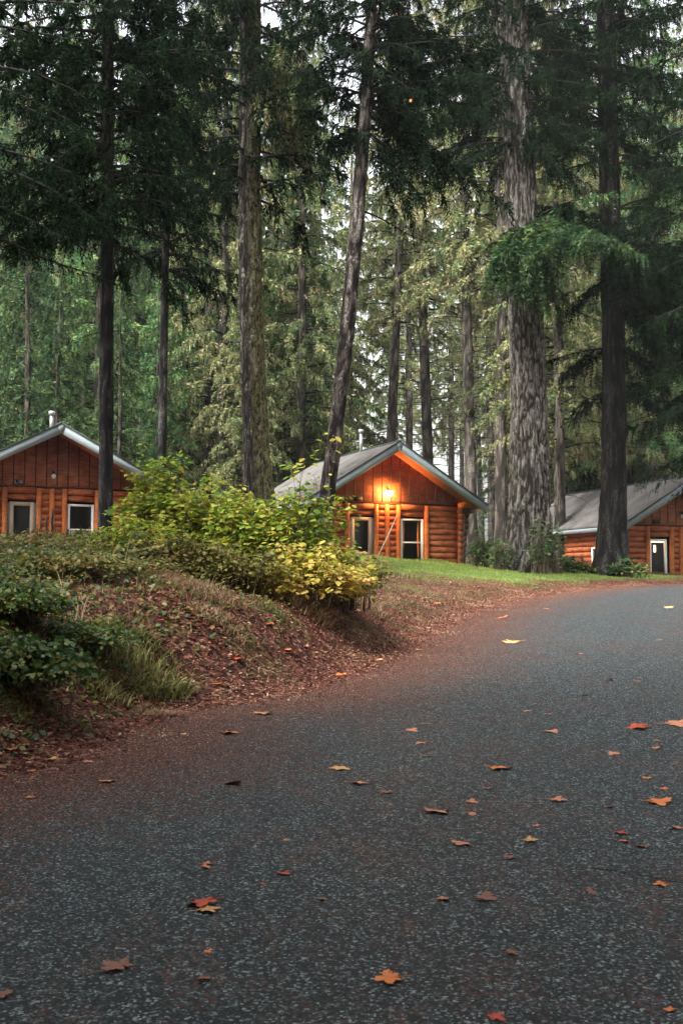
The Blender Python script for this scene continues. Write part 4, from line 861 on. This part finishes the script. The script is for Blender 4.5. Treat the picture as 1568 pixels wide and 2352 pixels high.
# leafy undergrowth of the left part of the bank
N = 120000; X = rg.uniform(-9, 1.5, N); Y = rg.uniform(5.5, 17, N); E_ = edist(X, Y); nz_ = fbm(np.stack([X, Y, X * 0 + 6], -1) * .9)
dens = sstep(.55 - .5 * (Y < 9.6), 1.2 - .4 * (Y < 9.6), E_ + (nz_ - .45) * 1.6) * sstep(-1.15, -1.9, X - .35 * np.maximum(Y - 9.5, 0) + (nz_ - .45) * 2.4) * sstep(0.2, -.6, X)
k = rg.rand(N) < dens * (.3 + .55 * sstep(-2.0, -3.0, X + .3 * np.maximum(Y - 10, 0) * 0)) * (1 - .45 * sstep(11, 13, Y)); X, Y, nz_, E_ = X[k], Y[k], nz_[k], E_[k]; n = len(X); hh = .04 + (.5 - .28 * sstep(9, 12, Y)) * sstep(.36, .62, fbm(np.stack([X, Y, X * 0 + 1], -1) * 1.3)) * sstep(.8, 2.2, E_)
Zt = height(X, Y) + hh * rg.rand(n) ** .6 + .01; D = nrm(np.stack([rg.normal(size=n), rg.normal(size=n) - .5, rg.normal(size=n) * .4 - .3], -1)); U = nrm(rg.normal(size=(n, 3)) * .5 + np.array([0, -.3, 1.])); Lf = rg.uniform(.025, .075, n)
for nm, lab, mk, mt in (('undergrowth', 'dark green and olive leafy undergrowth covering the left of the bank', rg.rand(n) < .55 - .25 * (Y > 12), 'leaf_dark'), ('undergrowth', 'yellowing brown weeds mixed through the undergrowth of the bank', None, 'leaf_olive')):
    if mk is None: mk = ~pm
    pm = mk; V, F = leaves_np(np.stack([X, Y, Zt], -1)[mk], D[mk], U[mk], Lf[mk], .9); tag(link(nm, mesh_np(nm, V, F, M[mt])), lab, 'undergrowth', kind='stuff')
# litter flakes
N = 150000; yy = 5 + 34 * rg.rand(N) ** 1.4; e0 = np.abs(rg.normal(size=N)) * 2.2 * np.where(rg.rand(N) < .5, 1, 2.) - .9
kk = np.array([np.argmin(np.abs(EC[:, 1] - v_)) for v_ in np.linspace(4, 40, 400)]); ki = kk[np.clip(((yy - 4) / 36 * 399).astype(int), 0, 399)]
Nl = np.stack([-ED[:, 1], ED[:, 0]], -1); xy = EC[ki] + Nl[ki] * e0[:, None] + rg.normal(size=(N, 2)) * .12; E_ = edist(xy[:, 0], xy[:, 1])
k = (lawnmask(xy[:, 0], xy[:, 1], E_) < .35 + .3 * rg.rand(N)) & (rg.rand(N) < sstep(-1.3, .1, E_)); xy = xy[k]; E_ = E_[k]; n = len(xy)
P = np.stack([xy[:, 0], xy[:, 1], height(xy[:, 0], xy[:, 1]) + .006 + rg.rand(n) * .012], -1)
D = nrm(np.stack([rg.normal(size=n), rg.normal(size=n), rg.normal(size=n) * .25], -1)); U = nrm(rg.normal(size=(n, 3)) * .3 + np.array([0, 0, 1.]))
Lf = rg.uniform(.012, .05, n) * sstep(-1.2, .8, E_).clip(.35, 1); gr = rg.rand(n) < sstep(.42, .56, fbm(np.stack([xy[:, 0], xy[:, 1], xy[:, 0] * 0 + 8], -1) * .8)) * .55 * sstep(.3, 1, E_)
for (nm, lab, mk, mt) in (('leaf_litter', 'brown and reddish leaf litter covering the bank and the road edge', ~gr, 'litter'), ('ground_cover', 'low pale green plants scattered over the bank', gr, 'litter_green')):
    V, F = leaves_np(P[mk], D[mk], U[mk], Lf[mk], .8); tag(link(nm, mesh_np(nm, V, F, M[mt])), lab, 'leaf litter' if nm == 'leaf_litter' else 'ground cover', kind='stuff')

# ---------------------------------------------------------------- fallen maple leaves
def maple(seed):
    rg = np.random.RandomState(seed); out = []
    lobes = [(-2.35, .55), (-1.25, .85), (0, 1.), (1.25, .85), (2.35, .55)]
    for i, (a, r_) in enumerate(lobes):
        a += rg.normal() * .08; r_ *= rg.uniform(.85, 1.1)
        out += [(a - .46, r_ * .66), (a - .3, r_ * .74), (a - .3, r_ * .88), (a - .12, r_ * .86), (a, r_), (a + .12, r_ * .86), (a + .3, r_ * .88), (a + .3, r_ * .74), (a + .46, r_ * .66)]
        if i < 4: out.append(((a + lobes[i + 1][0]) / 2 + .0, .42))
    out.append((2.95, .22)); out.append((3.33, .22))
    A = np.array(out); x, y = A[:, 1] * np.cos(A[:, 0]), A[:, 1] * np.sin(A[:, 0]); n = len(A)
    ring1 = np.stack([x, y], -1) * .5; rim = np.stack([x, y], -1)
    c1, c2, ph = rg.uniform(.02, .16), rg.uniform(-.05, .12), rg.rand() * TAU
    def zf(p): r2 = (p ** 2).sum(-1); a = np.arctan2(p[:, 1], p[:, 0]); return .07 + c1 * r2 * np.cos(2 * a + ph) + c2 * r2 + .07 * np.sin(5 * a + ph) * r2
    V = np.vstack([[(0, 0, .06)], np.column_stack([ring1, zf(ring1)]), np.column_stack([rim, zf(rim)])]); V[:, 2] = np.maximum(V[:, 2], .02)
    T = [(0, 1 + k, 1 + (k + 1) % n) for k in range(n)]; Q = [(1 + k, 1 + n + k, 1 + n + (k + 1) % n, 1 + (k + 1) % n) for k in range(n)]
    mb = MB(); mb.add(V, Q, T); mb.tube([(-.1, 0, .1), (-.5, .03, .08), (-.85, .12, .12)], (.02, .015, .015), 4)
    return mb
MAP = {}
def mleaf(u, v, wpx, col, label, i):
    key = (i % 7, col)
    if key not in MAP: MAP[key] = maple(key[0]).mesh('fallen_leaf', M['maple'][col])
    p = hit(u, v); o = link('fallen_leaf', MAP[key]); s_ = wpx * p[1] / FPX * .7
    rg = np.random.RandomState(i); o.location = p + (0, 0, .006); o.scale = (s_, s_, s_ * rg.uniform(.8, 1.5)); o.rotation_euler = (rg.normal() * .07, rg.normal() * .07, rg.rand() * TAU)
    return tag(o, label, 'leaf', 'fallen maple leaves')
big = [(472, 2083, 75, 2, 'large red leaf lying above a yellow one on the near asphalt'), (470, 2100, 62, 4, 'yellow leaf under the large red leaf on the near asphalt'), (275, 2236, 84, 3, 'large torn brown leaf at the lower left of the road'),
 (900, 2265, 72, 0, 'orange red ragged leaf near the bottom centre of the road'), (469, 2258, 36, 3, 'small brown leaf right of the large torn brown leaf'), (1140, 1767, 54, 0, 'bright orange leaf alone on the lit middle of the road'),
 (1215, 1934, 36, 4, 'pale cream curled leaf on the right half of the road'), (779, 1770, 46, 4, 'pale yellow orange leaf right of the road centre'), (818, 1806, 46, 1, 'pair sized tan leaf below the pale yellow orange leaf'),
 (529, 1804, 52, 1, 'flat pinkish leaf at the left of the lit road'), (606, 1643, 44, 1, 'pale pink leaf where the brown edge meets the asphalt'), (529, 1686, 44, 0, 'orange leaf on the brown road edge left of the pale pink leaf'),
 (1180, 1476, 44, 4, 'long pale leaf far up the road'), (1276, 1845, 42, 1, 'tan curled leaf on the dark right side of the road'), (1503, 1850, 62, 0, 'orange brown leaf near the right edge, above the star shaped one'),
 (1521, 2038, 38, 0, 'orange star shaped leaf standing up at the right edge'), (1355, 2060, 32, 3, 'brown crumpled leaf left of the star shaped one'), (1015, 2070, 36, 1, 'pinkish flat leaf in the lower middle of the road'),
 (1110, 2070, 52, 3, 'dull brown pressed leaf right of the pinkish flat one'), (648, 2015, 34, 2, 'small deep red curled leaf left of the road centre'), (1470, 1675, 62, 2, 'largest dark red leaf in the cluster at the right edge'),
 (1545, 1666, 62, 1, 'pink leaf at the right edge beside the dark red leaf'), (996, 1867, 66, 1, 'wide flat tan leaf in the middle of the road'), (1060, 1945, 46, 1, 'tan leaf lying below the wide flat tan leaf'),
 (30, 1732, 40, 0, 'orange leaf hanging in the grass at the lower left edge'), (115, 1750, 28, 4, 'cream leaf at the grass edge, lower left'), (70, 1776, 24, 0, 'small orange leaf below the cream leaf at the grass edge'), (1135, 2345, 46, 2, 'red brown leaf cut by the bottom of the picture'), (10, 2300, 50, 3, 'dark brown leaf at the bottom left corner'),
 (661, 1497, 40, 0, 'orange leaf pair on the brown bank'), (540, 1522, 36, 2, 'red orange leaf on the lower bank'), (500, 1573, 30, 0, 'orange leaf just above the road edge, left of centre'), (1147, 1422, 26, 0, 'small orange leaf at the top of the brown road edge'), (779, 1553, 28, 0, 'narrow orange leaf near the brown road edge'), (900, 1378, 30, 0, 'orange leaf on the bank below the grass')]
for i, b_ in enumerate(big): mleaf(b_[0], b_[1], b_[2], b_[3], b_[4], i)
small = [(245, 1798, 40, 1), (71, 1836, 28, 1), (203, 1755, 26, 1), (48, 2080, 16, 1), (605, 2036, 18, 2), (942, 1683, 34, 1), (968, 1709, 30, 1), (980, 1741, 26, 0), (885, 1826, 34, 3), (1080, 1848, 30, 1), (1085, 1873, 24, 1), (1258, 1642, 22, 1), (1263, 1684, 34, 1), (1213, 1637, 22, 1), (980, 1667, 22, 4),
 (1412, 1735, 34, 1), (1500, 1722, 20, 0), (1395, 1857, 18, 0), (1420, 1917, 34, 2), (1432, 1940, 24, 0), (1474, 1952, 34, 2), (1485, 1792, 26, 0), (1528, 1817, 24, 0), (1555, 1905, 30, 1), (1236, 1903, 22, 1), (1168, 1980, 34, 3), (1510, 1704, 18, 1), (470, 2000, 34, 1), (474, 1989, 28, 1), (657, 1937, 20, 1), (475, 2190, 20, 0), (735, 1650, 18, 3), (424, 1690, 20, 4), (342, 1697, 14, 0),
 (868, 1518, 24, 4), (822, 1529, 14, 4), (961, 1494, 22, 4), (1402, 1565, 24, 1), (1335, 1600, 20, 3), (1465, 1568, 22, 3), (1330, 1503, 18, 1), (1513, 1472, 16, 4), (1533, 1397, 26, 4), (1255, 1400, 16, 0), (1258, 1356, 14, 4), (1228, 1352, 14, 4), (1495, 1345, 16, 1), (740, 2070, 26, 3), (1170, 2200, 34, 3), (1540, 2330, 30, 0), (1120, 1815, 26, 3), (1130, 1387, 14, 0),
 (620, 1440, 26, 0), (530, 1430, 24, 0), (1000, 1388, 18, 0), (390, 1530, 26, 2), (365, 1658, 26, 2), (430, 1560, 26, 2), (160, 1430, 20, 0), (560, 1318, 18, 2), (370, 1432, 18, 2), (700, 1488, 18, 1)]
for i, b_ in enumerate(small): mleaf(b_[0], b_[1], b_[2], b_[3], 'small fallen maple leaf lying flat among the larger ones', 100 + i)
# two orange leaves caught in the needles high above the cabin
for k, (u, v, lb) in enumerate(((942, 231, 'single orange leaf caught in the dark boughs high above the middle cabin'), (910, 33, 'rust coloured leaf caught in the topmost boughs, upper centre'))):
    o = link('caught_leaf', maple(3).mesh('caught_leaf', M['maple'][0])); o.location = W(u, v, 26.4); o.scale = (.07,) * 3; o.rotation_euler = (1.2, .4, k); tag(o, lb, 'leaf')

# ---------------------------------------------------------------- mist
g = MB(); g.box(-140, 140, -25, 165, -3, 50); hz_ = g.build('haze', None)
hz_.data.materials.clear(); hm = bpy.data.materials.new('mist'); hm.use_nodes = True; n_ = hm.node_tree; n_.nodes.clear()
oo = n_.nodes.new('ShaderNodeOutputMaterial'); pv = n_.nodes.new('ShaderNodeVolumePrincipled'); pv.inputs['Color'].default_value = (.93, .95, .96, 1); pv.inputs['Density'].default_value = .00028
n_.links.new(pv.outputs[0], oo.inputs['Volume']); hz_.data.materials.append(hm); tag(hz_, 'pale mist hanging in the wood', 'mist', kind='stuff')
